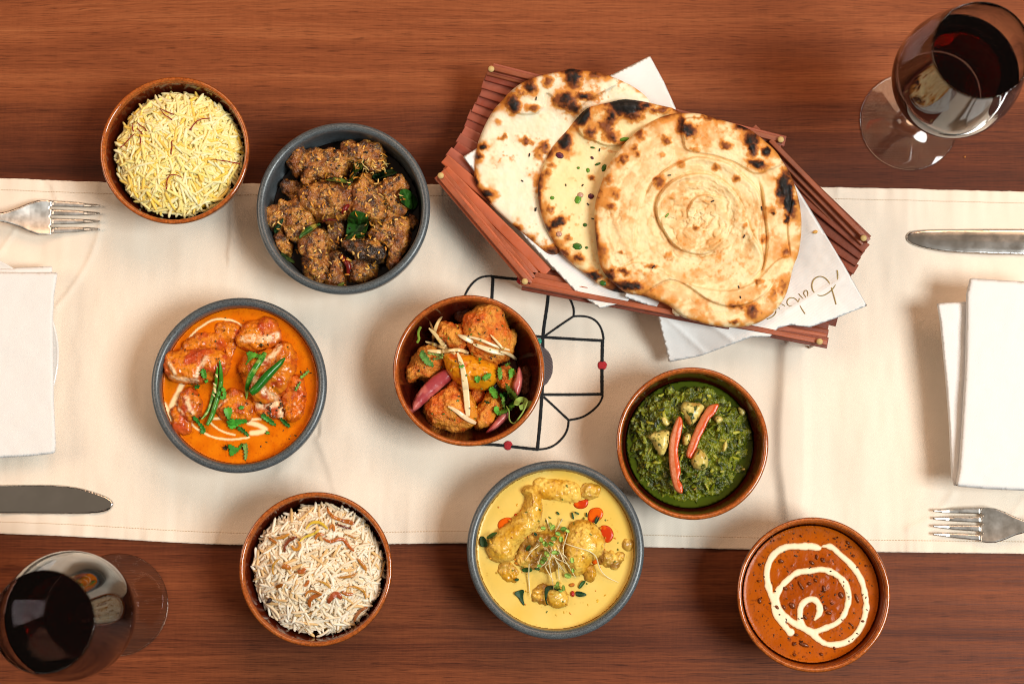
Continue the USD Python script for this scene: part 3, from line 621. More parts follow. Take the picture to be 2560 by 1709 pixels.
for o, c, c2, lab in (('600,535 660,505 740,515 820,545 825,580 740,570 660,550', G3, S(60, 70, 30), 'dull green curry leaf lying across the top of the fried meat'), ('840,420 880,375 940,350 960,420 890,480 862,560 820,612 825,540', G1, S(92, 120, 40), 'curled green curry leaf standing near the top of the fried meat'),
                   ('1000,470 1090,465 1130,410 1190,410 1235,470 1200,490 1100,512 1030,520', G2, None, 'dark green curry leaf at the upper right of the fried meat'), ('1255,640 1290,610 1330,610 1390,650 1400,720 1340,770 1290,745 1260,720', G1, G2, 'glossy green curry leaf against the right wall of the meat bowl'),
                   ('800,880 860,820 920,820 990,850 990,920 950,1015 890,1020 780,1035 790,940', G1, G2, 'broad green curry leaf under coconut shreds on the fried meat'), ('380,1045 420,970 480,930 575,878 540,940 460,1000', S(58, 92, 30), S(180, 150, 60), 'narrow green curry leaf at the lower left of the fried meat'),
                   ('165,965 200,925 262,850 255,900 200,1000', G2, None, 'small dark curry leaf at the left edge of the fried meat'), ('215,1145 280,1165 345,1215 270,1200', S(70, 84, 30), G2, 'thin curry leaf against the lower left wall of the meat bowl'), ('700,1430 780,1385 745,1440 715,1470', S(120, 130, 50), None, 'tiny yellow green curry leaf at the bottom of the fried meat')):
    leaf(dB, o, c, lab, 'curry leaf', 'curry leaves on the fried meat', 'curry_leaf', col2=c2, curl=.0025)
strand(dB, 'dried_chilli', '770,830 790,795 825,755', dB.V.d(46) / 2, .0022, 'glossy', S(120, 18, 16), 'small shiny red chilli piece on the central fried meat', 'chilli', 'red chilli pieces in the fried meat', lift=.001, taper=(.6, .6))
strand(dB, 'dried_chilli', '735,1150 760,1190 800,1235 795,1330', dB.V.d(54) / 2, .002, 'glossy', S(112, 22, 18), 'wrinkled dark red chilli at the bottom of the fried meat', 'chilli', 'red chilli pieces in the fried meat', lift=.001, taper=(.6, .3))
strand(dB, 'dried_chilli', '590,880 650,868 720,872', dB.V.d(22) / 2, .001, 'glossy', S(110, 24, 18), 'thin red chilli edge below the central fried meat', 'chilli', 'red chilli pieces in the fried meat', lift=.0004, taper=(.6, .3))
rs = np.random.RandomState(4)
def scatter(dish, n, poly, L, w, cols, seed, h=.0005, lift=.0003, rough=0.3):
    rs = np.random.RandomState(seed); pg = Polygon(dish.V(poly, dish.c[2] + .045)[:, :2]); x0, y0, x1, y1 = pg.bounds
    vs, cs = [], []
    while len(vs) < n:
        x, y = rs.uniform(x0, x1), rs.uniform(y0, y1)
        if not shapely.contains_xy(pg, x, y): continue
        l, a = rs.uniform(*L), rs.rand() * 6.28
        p = np.array([[x - l / 2 * math.cos(a), y - l / 2 * math.sin(a)], [x + .1 * l * rs.randn(), y + .1 * l * rs.randn()], [x + l / 2 * math.cos(a), y + l / 2 * math.sin(a)]])
        z = dish.top(p[:, 0], p[:, 1]); z[1] = max(z[1], (z[0] + z[2]) / 2)
        ww = rs.uniform(*w)
        v, f = sweep(np.c_[p, z + lift], ww * np.array([.6, 1, .6]), min(ww, h) * np.array([.7, 1, .7]), 6); vs.append((v, f)); c = cols[rs.randint(len(cols))]
        cs.append(np.repeat((c * rs.uniform(.8, 1.15))[None], len(v), 0))
    return join(vs), np.vstack(cs)
HEAP = '330,290 800,220 1080,240 1280,500 1310,1000 1100,1230 740,1440 480,1330 300,1100 150,880 260,700 430,560'
m_, c_ = scatter(dB, 190, HEAP, (.0012, .0038), (.0004, .0009), [S(236, 172, 64), S(216, 144, 50), S(248, 204, 120)], 5)
obj('coconut_shreds', m_, 'glossy', col=c_, label='golden toasted coconut shreds sprinkled over the dry fried meat', cat='coconut', kind='stuff')
m_, c_ = scatter(dB, 34, '820,370 1130,360 1120,460 980,470 860,440', (.002, .0042), (.0004, .0007), [S(226, 170, 80), S(238, 206, 130)], 8)
obj('coconut_shreds', m_, 'glossy', col=c_, label='pale coconut shreds clustered at the upper right of the fried meat', cat='coconut', kind='stuff')
m_, c_ = scatter(dB, 110, HEAP, (.0010, .0014), (.0007, .0009), [S(26, 20, 20), S(40, 28, 24)], 6, h=.0008)
obj('mustard_seeds', m_, 'glossy', col=c_, label='tiny black mustard seeds dotted over the dry fried meat', cat='mustard seeds', kind='stuff')

# ---------------------------------------------------------------- orange chicken curry
dC = Dish(ZC, 'butter', 'bowl of orange curry')
CREAM = S(250, 228, 176, .95)
CLINES = [('285,490 340,410 430,310 500,265 560,235 660,232 740,250 805,295', 9), ('300,760 270,830 240,890 200,970', 24), ('140,960 180,1040 215,1140', 24), ('330,1080 400,1150 470,1195 560,1235 640,1250 760,1252 860,1235', 9),
          ('530,1108 590,1160 660,1195 740,1215', 8), ('535,1080 640,1075 760,1090 860,1085 960,1080', 11), ('860,1110 930,1130 1000,1170 880,1200', 22), ('620,600 660,550 700,560', 6), ('240,950 270,1010 300,1050', 9)]
CLINES = [(LineString(curve(ZC.px(s), 60)), w / ZC.k) for s, w in CLINES]
def topx(v): 
    """photograph position of scene points, used to look up where the poured cream lies"""
    d = v - [0, 0, HCAM]; w = d @ FWD
    return np.c_[1280 + FPX * (d @ RIGHT) / w, 854.5 - FPX * (d @ UP) / w]
def cream_mask(v, lines, soft=.5):
    p = topx(v) + 3.0 * (np.c_[nz(v, 400, 31, 3), nz(v, 400, 47, 3)] - .5); pt = shapely.points(p); m = np.zeros(len(v))
    for ls, w in lines: m = np.maximum(m, 1 - sstep(shapely.distance(pt, ls), w * soft, w * 1.25))
    return m
def orange(v, d=None):
    n, n2 = nz(v, 120, 3, 3), nz(v, 800, 4, 2)
    c = mixc(S(222, 108, 4), S(238, 132, 10), (n - .3) * 2)
    c = mixc(c, S(178, 66, 10), sstep(n2, .6, .75) * .5)
    return c
def hsauce(pts, d): return .0009 * (nz(pts, 90, 2, 3) - .5) * np.minimum(d / .004, 1) + .0008 * np.exp(-d / .0012)
v, f = disc(dC.c, .0566, dC.c[2] + .0375, .0007, hsauce); dC.add(v)
cs_ = mixc(orange(v), CREAM, cream_mask(v, CLINES) * .97); vf_ = film(dC.c, dC.c[2] + .0372, .0566, dC.c[2] + .0405, .0567, 3)
obj('orange_sauce', join([(v, f), vf_]), 'sauce', col=np.vstack([cs_, np.repeat(S(176, 96, 50)[None], len(vf_[0]), 0)]), label='thick orange tomato sauce filling the left grey bowl', cat='sauce')
def tikka(base, cream_amt, char=.2, lines=()):
    lines = [(LineString(curve(ZC.px(s), 40)), w * .62 / ZC.k) for s, w in lines]
    def c(v, d):
        n, n2, n3 = nz(v, 110, 7, 3), nz(v, 450, 8, 3), nz(v, 1300, 9, 2)
        c = mixc(S(*base), S(198, 76, 34), sstep(n, .4, .65))
        c = mixc(c, S(240, 146, 30), sstep(nz(v, 150, 12, 2), .42, .62) * .85)
        c = mixc(c, S(230, 120, 8), np.exp(-d / .0014)); c = mixc(c, S(176, 60, 24), sstep(nz(v, 420, 33, 3), .56, .7) * .45)
        c = mixc(c, S(186, 66, 30), np.exp(-d / .0022) * sstep(n2, .3, .6) * .9)
        c = mixc(c, S(90, 34, 14), char * sstep(n2, .62, .74)); c = mixc(c, S(60, 40, 14), .6 * sstep(n3, .72, .78))
        if lines: c = mixc(c, S(248, 214, 170, .95), cream_mask(v, lines, .3) * np.clip(cream_amt * .75 + (n2 - .5) * 3.0, 0, 1))
        return c
    return c
CH = [('330,430 450,360 560,350 640,380 655,470 560,490 400,505 320,490', .0335, .008, (228, 116, 18), 0, [], 'sauce coated chicken lump at the upper left of the orange curry'),
      ('560,300 640,270 760,280 790,340 740,400 640,400', .034, .006, (218, 104, 18), 0, [], 'low sauce covered chicken lump at the top of the orange curry'),
      ('640,410 720,400 760,450 700,560 660,600', .034, .006, (224, 160, 80), 0, [], 'pale piece of chicken between the two upper left pieces of the orange curry'),
      ('580,960 650,850 760,820 850,900 900,980 880,1080 760,1100 660,1090 600,1030', .033, .010, (226, 112, 26), .8, [('570,1000 640,940 700,890', 16)], 'chicken piece low in the middle of the orange curry'),
      ('220,1000 280,1020 350,1110 330,1200 250,1190 220,1110', .034, .007, (206, 84, 18), 0, [], 'chicken piece at the lower left wall of the grey bowl of orange curry'),
      ('260,900 340,810 420,850 450,960 430,1080 330,1100 270,1030', .034, .011, (198, 82, 34), .8, [('330,900 350,980 380,1020', 46), ('240,960 300,1050', 24)], 'cream streaked chicken piece at the left of the orange curry, beside the slit chilli'),
      ('1190,760 1250,700 1320,720 1345,850 1340,1000 1270,1090 1190,1070 1150,950', .034, .010, (228, 112, 16), .7, [('1250,950 1290,1020', 20)], 'sauce coated chicken piece at the right of the orange curry'),
      ('900,900 1000,880 1120,870 1160,960 1150,1060 1060,1090 930,1060', .034, .008, (206, 96, 40), 1.0, [('950,960 1030,960 1130,960 1140,1050', 60)], 'chicken piece flecked with cream and char at the lower right of the orange curry'),
      ('800,300 870,250 980,225 1060,240 1100,330 1110,420 1000,480 900,500 800,480 740,410', .034, .013, (232, 128, 26), 1.0, [('820,400 900,390 1000,400 1100,370', 60)], 'round chicken piece with cream at the top right of the orange curry'),
      ('800,590 850,530 950,520 1050,470 1130,420 1200,430 1245,520 1240,620 1190,800 1140,880 1040,930 930,930 870,860 820,740 790,660', .034, .016, (234, 136, 30), .9, [('980,600 1060,540 1120,460', 44), ('900,740 1000,850 1080,900', 60)], 'largest slab of chicken, right of centre in the orange curry, under the whole chilli'),
      ('135,535 200,520 330,490 470,470 600,500 690,540 690,620 640,690 560,740 440,775 300,760 200,750 150,650', .034, .015, (224, 108, 34), .9, [('200,720 300,740 420,760', 34), ('400,740 440,650 500,560', 40), ('180,600 230,690', 30)], 'big folded chicken piece at the left of the orange curry')]
for i, (o, z, h, b, cr, ln, lab) in enumerate(CH):
    lump(dC, 'chicken_piece', o, dC.c[2] + z, h, 'glossy', tikka(b, cr, .5, ln), lab, 'chicken', 'chicken pieces in the orange curry', amps=((.0034, 85, 1), (.0015, 230, 2), (.0006, 700, 3)), smoothn=1, res=.0006, prof=.3, seed=50 + i * 5, grow=.0017)
rs = np.random.RandomState(3)
m_, c_ = scatter(dC, 26, '950,940 1150,900 1160,1070 960,1080 900,500 1000,420 1060,440 900,480', (.001, .003), (.0004, .0012), [S(80, 36, 12), S(110, 50, 14), S(60, 50, 20)], 18)
obj('charred_crumbs', m_, 'glossy', col=c_, label='dark charred crumbs on the chicken and cream of the orange curry', cat='crumbs', kind='stuff')
m_, c_ = scatter(dC, 46, '400,200 1100,200 1400,700 1300,1200 800,1420 400,1250 200,900 200,500', (.0008, .002), (.0003, .0006), [S(60, 70, 24), S(90, 44, 14)], 19)
obj('herb_specks', m_, 'glossy', col=c_, label='tiny dark herb specks floating on the orange sauce', cat='herb specks', kind='stuff')
GC = S(84, 156, 52)
# slit chilli with its seeds, a slit half, and a whole one
ch = thing('slit_green_chilli', dC.V('540,870', dC.c[2] + .05)[0], 'green chilli slit open with pale seeds on the left of the orange curry', 'chilli', 'green chillies on the orange curry')
strand(dC, 'left_half', '600,640 570,760 530,900 490,1010 440,1080', dC.V.d(40) / 2, .0022, 'glossy', lambda v: mixc(S(66, 142, 40), S(176, 196, 96), sstep(nz(v, 300, 2, 2), .45, .62)), None, None, parent=ch, lift=.001, taper=(.3, .4))
strand(dC, 'right_half', '618,590 622,680 600,830 560,960 525,1060 490,1130', dC.V.d(46) / 2, .0025, 'glossy', lambda v: mixc(S(44, 124, 30), S(92, 164, 54), nz(v, 400, 2, 2)), None, None, parent=ch, lift=.0016, taper=(.4, .8))
for s in ('585,720 600,712', '560,790 570,780', '555,830 572,822', '565,850 580,842', '550,880 560,872'):
    strand(dC, 'seed', s, .0019, .0010, 'glossy', S(238, 220, 158), None, None, parent=ch, lift=.0026, taper=(.5, .5), step=.0005)
strand(dC, 'slit_green_chilli', '1000,520 970,580 905,680 860,770 835,850 825,905', dC.V.d(56) / 2, .0019, 'glossy', lambda v: mixc(S(52, 132, 34), S(150, 186, 80), sstep(nz(v, 260, 2, 2), .46, .6)), 'thin slit half of a green chilli in the middle of the orange curry', 'chilli', 'green chillies on the orange curry', lift=.001, taper=(.9, .2))
strand(dC, 'whole_green_chilli', '1178,568 1120,630 1050,700 980,780 920,845 890,868', dC.V.d(76) / 2, .0042, 'glossy', lambda v: mixc(S(24, 96, 22), S(48, 132, 36), nz(v, 300, 2, 2)), 'whole smooth green chilli on the largest chicken slab', 'chilli', 'green chillies on the orange curry', lift=.004, taper=(.25, .9), seg=14, rigid=1.0)
for o, c in (('832,520 870,500 940,530 1000,545 1030,560 980,585 920,560 880,580 850,640 845,600 865,560', GC), ('640,985 715,980 720,1030 690,1060 720,1110 690,1110 655,1050', GC), ('655,1100 720,1080 845,1080 840,1110 770,1120 745,1150 700,1170 668,1140', S(64, 150, 44)),
             ('755,1140 800,1150 850,1210 840,1230 790,1190 750,1170', S(40, 104, 30)), ('375,1070 400,1050 440,1110 485,1160 470,1195 430,1210 440,1160', S(48, 122, 36)), ('610,820 640,800 665,860 660,915 600,910 640,870', GC), ('380,790 440,780 420,820 390,825', S(50, 110, 36)), ('470,760 520,740 500,780', GC),
             ('945,1045 975,1030 1040,1070 1090,1130 1060,1140 990,1090', S(60, 128, 44)), ('1105,1075 1130,1062 1215,1130 1190,1160 1140,1110', S(48, 112, 36)), ('975,1200 1020,1170 1030,1210', GC), ('665,1300 700,1290 740,1330 780,1285 810,1290 740,1375 680,1400 680,1350', S(58, 136, 40)),
             ('615,1325 660,1290 670,1350', S(54, 40, 20)), ('790,1285 830,1280 845,1320 825,1445 810,1420 805,1340', S(116, 150, 70)), ('1280,740 1300,710 1365,650 1370,670 1320,730', S(112, 160, 70)), ('1245,850 1260,800 1305,750 1300,780 1265,840', S(112, 160, 70)), ('755,990 800,960 820,980 790,1005', GC), ('450,700 480,640 510,690 500,760', GC)):
    x, y = dC.V(o, .05)[:, :2].mean(0)
    leaf(dC, o, c, auto(dC, 'chopped green coriander leaf', x, y), 'coriander', 'coriander leaves on the orange curry', 'coriander_leaf', rag=.22, curl=.0018, vein=False, col2=c * 1.5)

# ---------------------------------------------------------------- fried cauliflower
dG = Dish(ZG, 'gobi', 'bowl of fried cauliflower')
def gobi(kind):
    def c(v, d):
        n, n2, n3 = nz(v, 110, 3, 3), nz(v, 520, 4, 2), nz(v, 1500, 5, 2)
        if kind == 'y': c = mixc(S(232, 150, 18), S(216, 96, 20), sstep(n, .52, .7)); return mixc(c, S(150, 60, 14), sstep(n2, .66, .76) * .7)
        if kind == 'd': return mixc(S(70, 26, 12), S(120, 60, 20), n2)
        c = mixc(S(234, 106, 20), S(252, 168, 62), sstep(n, .3, .62)); c = mixc(c, S(176, 60, 16), sstep(n2, .58, .72) * .65)
        c = mixc(c, S(242, 168, 84), sstep(n3, .6, .72) * .5)
        return mixc(c, S(236, 150, 24), sstep(nz(v, 90, 11, 2), .56, .68) * .8) if kind == 'm' else c
    return c
v, f = disc(dG.c, .036, dG.c[2] + .0135, .0015); dG.add(v)
obj('oily_residue', (v, f), 'gravy', col=S(70, 24, 10), label='dark oily film under the fried cauliflower', cat='oil')
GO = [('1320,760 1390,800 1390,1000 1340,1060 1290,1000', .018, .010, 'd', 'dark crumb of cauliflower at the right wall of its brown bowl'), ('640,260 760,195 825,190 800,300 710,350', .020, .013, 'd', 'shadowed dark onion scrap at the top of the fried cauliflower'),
      ('820,990 900,970 930,1040 870,1120 815,1090', .018, .014, 'o', 'small shadowed floret in the middle of the fried cauliflower'),
      ('1130,420 1200,390 1240,450 1235,560 1210,640 1150,680 1100,560', .022, .018, 'o', 'small rounded floret at the right of the largest fried floret'),
      ('1080,780 1200,760 1230,900 1180,1000 1090,960', .020, .016, 'o', 'floret half hidden under the herbs of the fried cauliflower'),
      ('870,1190 950,1060 1000,1000 1080,1060 1120,1150 1060,1280 990,1360 900,1370 850,1350', .018, .022, 'm', 'orange floret stem at the lower right of the fried cauliflower'),
      ('170,800 230,720 290,620 340,560 430,560 540,690 560,780 470,840 380,890 300,850 230,910 180,890', .018, .022, 'o', 'branching floret at the left of the fried cauliflower'),
      ('470,400 540,340 640,350 740,380 800,560 730,620 640,590 560,520 480,480', .024, .022, 'o', 'rough brown orange floret at the upper left of the fried cauliflower'),
      ('340,1200 370,1130 480,1030 600,920 690,900 740,980 820,1060 855,1110 860,1290 800,1350 700,1390 590,1400 520,1350 430,1340 380,1270', .020, .026, 'm', 'large knobbly floret at the bottom of the fried cauliflower'),
      ('740,260 830,220 920,150 980,130 1075,150 1130,200 1140,280 1165,380 1200,460 1190,600 1120,720 1040,720 950,690 860,690 800,640 790,560 740,480 725,380', .026, .027, 'o', 'largest golden orange floret at the top of the fried cauliflower'),
      ('550,650 640,640 760,655 900,690 1070,750 1060,850 1030,930 960,985 830,972 700,930 610,850 570,740', .034, .017, 'y', 'smooth yellow orange vegetable wedge in the middle of the fried cauliflower')]
for i, (o, z, h, k, lab) in enumerate(GO):
    amps = ((.0016, 110, 1), (.0005, 400, 2)) if k == 'y' else ((.0032, 90, 1), (.0018, 260, 2), (.0009, 620, 3), (.0003, 1400, 4))
    lump(dG, 'vegetable_wedge' if k == 'y' else 'onion_scrap' if 'onion' in lab else 'cauliflower_floret', o, dG.c[2] + z, h, 'glossy' if k == 'y' else 'fried', gobi(k), lab, 'vegetable' if k == 'y' else 'cauliflower', 'pieces of fried cauliflower', amps=amps, res=.00055, prof=.36, seed=200 + i * 3, hb=.010, grow=.0015)
def onion(v, d=None): return mixc(S(170, 66, 72), S(208, 112, 104), sstep(nz(v * [1, 1, .2], 150, 6, 3), .35, .7))
for o, z, lab in (('228,1205 238,1100 330,960 450,850 560,785 600,800 645,870 540,960 430,1060 330,1150 250,1212', .036, 'pink onion wedge at the left of the fried cauliflower'), ('1215,960 1250,850 1285,742 1320,870 1310,980 1270,1060 1230,1020', .034, 'upright pink onion wedge at the right of the fried cauliflower'), ('950,1412 1050,1300 1130,1205 1205,1215 1150,1300 1060,1380 980,1420', .036, 'pink onion wedge at the bottom of the fried cauliflower')):
    lump(dG, 'onion_wedge', o, dG.c[2] + z, .0045, 'glossy', onion, lab, 'onion', 'pink onion wedges', amps=((.0006, 150, 1),), res=.0007, prof=.4, hb=.0035)
GI = S(244, 214, 150)
for s, w, c in (('400,305 425,370 455,440 490,505', 26, S(206, 166, 104)), ('522,255 480,350 420,505', 36, GI * .9), ('405,402 460,450 525,525 590,590 655,640', 50, GI * .95), ('355,502 430,525 550,582', 36, GI * .9), ('385,610 480,610 600,608', 46, GI * .92), ('590,612 680,600 788,622', 40, GI * .95),
                ('683,640 720,740 750,900 770,1080 782,1250', 66, S(250, 226, 178)), ('680,458 760,475 930,525 1060,575 1188,602', 30, S(250, 226, 180)), ('690,462 760,500 830,535', 48, S(250, 230, 184)), ('835,555 930,590 1040,625 1140,638', 54, S(250, 228, 182)), ('1005,468 1060,525 1130,605', 26, S(244, 216, 160)),
                ('1100,628 1180,640 1260,655', 36, S(248, 222, 172)), ('590,1158 680,1210 770,1275 855,1315', 50, S(246, 214, 170))):
    x, y = dG.V(s, .05)[:, :2].mean(0)
    strand(dG, 'ginger_stick', s, dG.V.d(w) / 2, .0011, 'glossy', c, auto(dG, 'pale ginger stick', x, y), 'ginger', 'ginger sticks on the fried cauliflower', lift=.0012, taper=(.35, .8), seg=8, sq=.5, rigid=.8)
GH = S(98, 166, 58)
for o, c in (('300,640 340,588 390,680 455,745 440,775 360,745 325,690', S(90, 140, 64)), ('385,625 470,640 545,640 540,670 460,660 390,650', S(150, 168, 86)), ('405,708 470,680 545,660 540,695 470,700', S(140, 160, 80)), ('840,880 895,858 915,905 870,945', GH), ('915,890 960,850 1025,838 1000,890 940,925', GH), ('1070,790 1110,755 1125,880 1080,905', S(110, 160, 64)),
             ('1175,800 1210,760 1245,790 1230,850 1170,905 1190,850', GH), ('980,970 1050,955 1090,1060 1045,1085 1000,1030', GH), ('1085,1012 1175,1000 1160,1080 1110,1092', S(60, 120, 40)), ('1145,895 1185,960 1285,1070 1250,1105 1180,1030 1150,960', S(150, 180, 84)), ('1025,1170 1080,1138 1095,1245 1050,1220', GH), ('1080,1255 1110,1180 1180,1150 1240,1170 1180,1200 1120,1240', S(92, 150, 56)),
             ('1180,1100 1230,1090 1260,1130 1220,1180 1180,1150', GH), ('1110,1060 1140,1050 1150,1150 1120,1170', S(120, 160, 70)), ('885,700 900,668 915,700 900,730', GH), ('1130,750 1190,690 1205,700 1180,760', S(100, 150, 60)), ('930,1090 1010,1110 1000,1130 950,1120', S(40, 70, 24)), ('690,775 760,760 750,785 705,795', GH)):
    x, y = dG.V(o, .05)[:, :2].mean(0)
    leaf(dG, o, c, auto(dG, 'shredded green herb leaf', x, y), 'herb leaf', 'herb leaves on the fried cauliflower', rag=.2, curl=.0025, vein=False, col2=c * 1.4, lift=.001)
strand(dG, 'herb_curl', '1255,1150 1275,1100 1330,1085 1355,1110 1340,1150 1290,1175', dG.V.d(60) / 2, .0006, 'leaf', S(160, 192, 96), 'rolled pale green herb leaf at the lower right of the fried cauliflower', 'herb leaf', 'herb leaves on the fried cauliflower', lift=.004, seg=10)
strand(dG, 'herb_sprig', '1365,1110 1330,1200 1270,1290 1230,1322 1198,1300 1185,1200 1160,1150', dG.V.d(16) / 2, .0008, 'leaf', S(150, 176, 88), 'thin looping herb sprig at the lower right of the fried cauliflower', 'herb leaf', 'herb leaves on the fried cauliflower', lift=.001)
w_ = dG.V('312,370 290,410 285,450 290,480 268,520', dG.c[2] + .043); w_[:, 2] -= np.linspace(0, .006, 5); w_[:, :2] += (dG.c[:2] - w_[:, :2]) * .02
obj('herb_sliver', sweep(curve(w_, step=.0007), np.full(len(curve(w_, step=.0007)), .0010), .0005, 8), 'leaf', col=S(140, 170, 60), label='yellow green herb sliver stuck to the left inner wall of the cauliflower bowl', cat='herb leaf', group='herb leaves on the fried cauliflower')
m_, c_ = scatter(dG, 60, '480,400 800,300 1130,200 1180,600 1040,920 860,1330 540,1350 350,1200 650,900 200,800', (.001, .002), (.0004, .0008), [S(60, 40, 12), S(90, 120, 40), S(210, 170, 50)], 28)
obj('spice_specks', m_, 'glossy', col=c_, label='dark and green spice specks on the fried cauliflower', cat='spice specks', kind='stuff')

# ---------------------------------------------------------------- spinach
dS = Dish(ZS, 'spinach', 'bowl of green spinach')
v, f = disc(dS.c, .0462, dS.c[2] + .032, .0015); dS.add(v)
obj('green_oil', (v, f), 'gravy', col=S(70, 84, 14), label='thin olive green liquid round the edge of the spinach', cat='liquid')
def spin_col(v, d=None):
    n, n2, n3 = nz(v, 300, 3, 3), nz(v, 1000, 4, 3), nz(v, 160, 8, 2)
    c = mixc(S(52, 68, 8), S(126, 136, 24), sstep(n, .3, .72)); c = mixc(c, S(196, 192, 80), sstep(n2, .58, .72) * .65)  # pale noise flecks paint wet highlights into the leaf colour
    return mixc(c, S(36, 46, 4), sstep(n3, .55, .75) * .6)
o_ = chaikin(dS.V('200,560 235,470 300,420 370,360 470,330 520,250 660,222 800,250 930,240 1010,290 1100,340 1180,420 1260,460 1330,600 1385,740 1360,850 1330,980 1300,1060 1230,1160 1150,1230 1050,1310 940,1350 800,1370 700,1360 600,1330 500,1310 420,1270 290,1190 270,1100 215,1000 185,850 175,680', dS.c[2] + .036)[:, :2], 1)
v, f, d, up = pillow(o_, dS.c[2] + .0300, .0135, .0005, .62, .006, (0, 0), .85)
v = displace(v, f, (.0044, 75, 1), (.0034, 230, 2), (.0022, 520, 3), (.0007, 1200, 4)); dS.add(v[up])
obj('spinach', (v, f), 'spinach', col=spin_col(v), label='heap of glossy dark green cooked spinach in the right brown bowl', cat='spinach')
m_, c_ = scatter(dS, 150, '260,470 520,260 900,260 1250,480 1360,740 1280,1040 1000,1320 700,1340 300,1180 190,800', (.0025, .006), (.0007, .0014), [S(70, 84, 12), S(124, 134, 26), S(168, 168, 52), S(40, 54, 8)], 38, h=.0004, lift=.0004)
obj('spinach_shreds', m_, 'spinach', col=c_, label='wet shredded leaf bits covering the cooked spinach', cat='spinach', kind='stuff')
def mush(v, d=None):
    c = mixc(S(206, 184, 84), S(238, 224, 140), nz(v, 160, 3, 2) * 1.4 - .2); c = mixc(c, S(190, 140, 60), sstep(nz(v, 130, 14, 2), .56, .7) * .7)
    return mixc(c, S(52, 72, 18), sstep(nz(v, 420, 9, 3), .57, .66))
for o, z, h, lab, nm in (('660,470 720,400 800,408 880,408 920,450 890,520 830,610 770,662 735,620 705,540', .037, .008, 'cut mushroom at the top of the spinach, under the right tomato strip', 'mushroom'), ('350,740 430,690 560,675 580,720 555,860 490,957 440,880 400,800', .038, .008, 'wedge shaped mushroom left of the tomato strips in the spinach', 'mushroom'),
                     ('770,960 830,850 900,870 960,970 940,1060 870,1080 800,1060', .038, .009, 'round pale mushroom at the lower end of the right tomato strip', 'mushroom'), ('690,720 780,700 775,800 700,850', .037, .006, 'small dark mushroom piece between the two tomato strips', 'mushroom'), ('985,560 1050,535 1105,580 1030,640', .037, .006, 'small brownish mushroom piece right of the right tomato strip', 'mushroom'),
                     ('470,580 500,540 540,560 568,620 540,645 500,630', .040, .002, 'thin yellow slice at the upper left of the spinach', 'garlic_slice'), ('1235,455 1290,480 1315,512 1270,555 1250,500', .038, .002, 'curved green slice at the right edge of the spinach', 'garlic_slice'), ('1085,880 1100,790 1130,770 1138,850 1100,900', .040, .002, 'thin yellow slice at the right of the spinach', 'garlic_slice'), ('775,1275 840,1230 820,1275', .039, .002, 'thin yellow slice at the bottom of the spinach', 'garlic_slice'), ('835,260 880,260 870,310 840,310', .039, .002, 'small yellow slice at the top of the spinach', 'garlic_slice'), ('800,1110 850,1110 840,1145', .039, .003, 'small pale mushroom crumb below the round mushroom', 'mushroom'), ('1270,1060 1310,1050 1310,1085 1275,1085', .038, .003, 'tiny brown mushroom crumb at the lower right of the spinach', 'mushroom')):
    zt_ = float(np.percentile(dS.top(*dS.V(o, .05)[:, :2].T), 60)); lump(dS, nm, o, zt_ + (.0002 if h < .004 else -.0008), h, 'glossy', mush, lab, 'mushroom' if nm == 'mushroom' else 'garlic', 'mushroom and garlic pieces in the spinach', amps=((.0008, 170, 1), (.0004, 600, 2)), res=.0006, prof=.4, hb=.006)
def tomato_strip(o, spine, lab):
    zz = dS.c[2] + .0488
    out = chaikin(dS.V(o, zz)[:, :2], 2)
    v, f, d, up = pillow(out, zz, .0022, .0005, .16, .003)
    sp = LineString(curve(dS.V(spine, zz)[:, :2], 40)); c = np.array(sp.coords)
    kd = cKDTree(c); _, i = kd.query(v[:, :2]); t = np.gradient(c, axis=0)[i]; side = (v[:, 0] - c[i, 0]) * t[:, 1] - (v[:, 1] - c[i, 1]) * t[:, 0]
    side = side / np.maximum(np.linalg.norm(t, axis=1), 1e-9)
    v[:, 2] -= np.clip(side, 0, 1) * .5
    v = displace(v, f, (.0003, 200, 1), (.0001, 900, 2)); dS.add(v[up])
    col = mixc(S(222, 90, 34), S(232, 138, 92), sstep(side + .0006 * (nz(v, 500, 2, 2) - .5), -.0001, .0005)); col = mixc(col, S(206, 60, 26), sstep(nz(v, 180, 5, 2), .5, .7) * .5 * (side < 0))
    obj('tomato_strip', (v, f), 'glossy', col=col, label=lab, cat='tomato', group='tomato strips on the spinach')
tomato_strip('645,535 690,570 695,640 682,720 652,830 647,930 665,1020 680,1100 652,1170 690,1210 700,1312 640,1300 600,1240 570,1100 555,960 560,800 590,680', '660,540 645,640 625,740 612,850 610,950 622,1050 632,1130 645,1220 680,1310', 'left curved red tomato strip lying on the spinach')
tomato_strip('1050,420 1045,460 1010,530 950,580 910,680 870,750 830,870 790,930 770,975 720,940 750,830 810,680 870,560 920,480 960,430', '1015,420 980,490 925,560 880,650 835,740 800,830 770,900 745,955', 'right orange red tomato strip lying on the spinach')

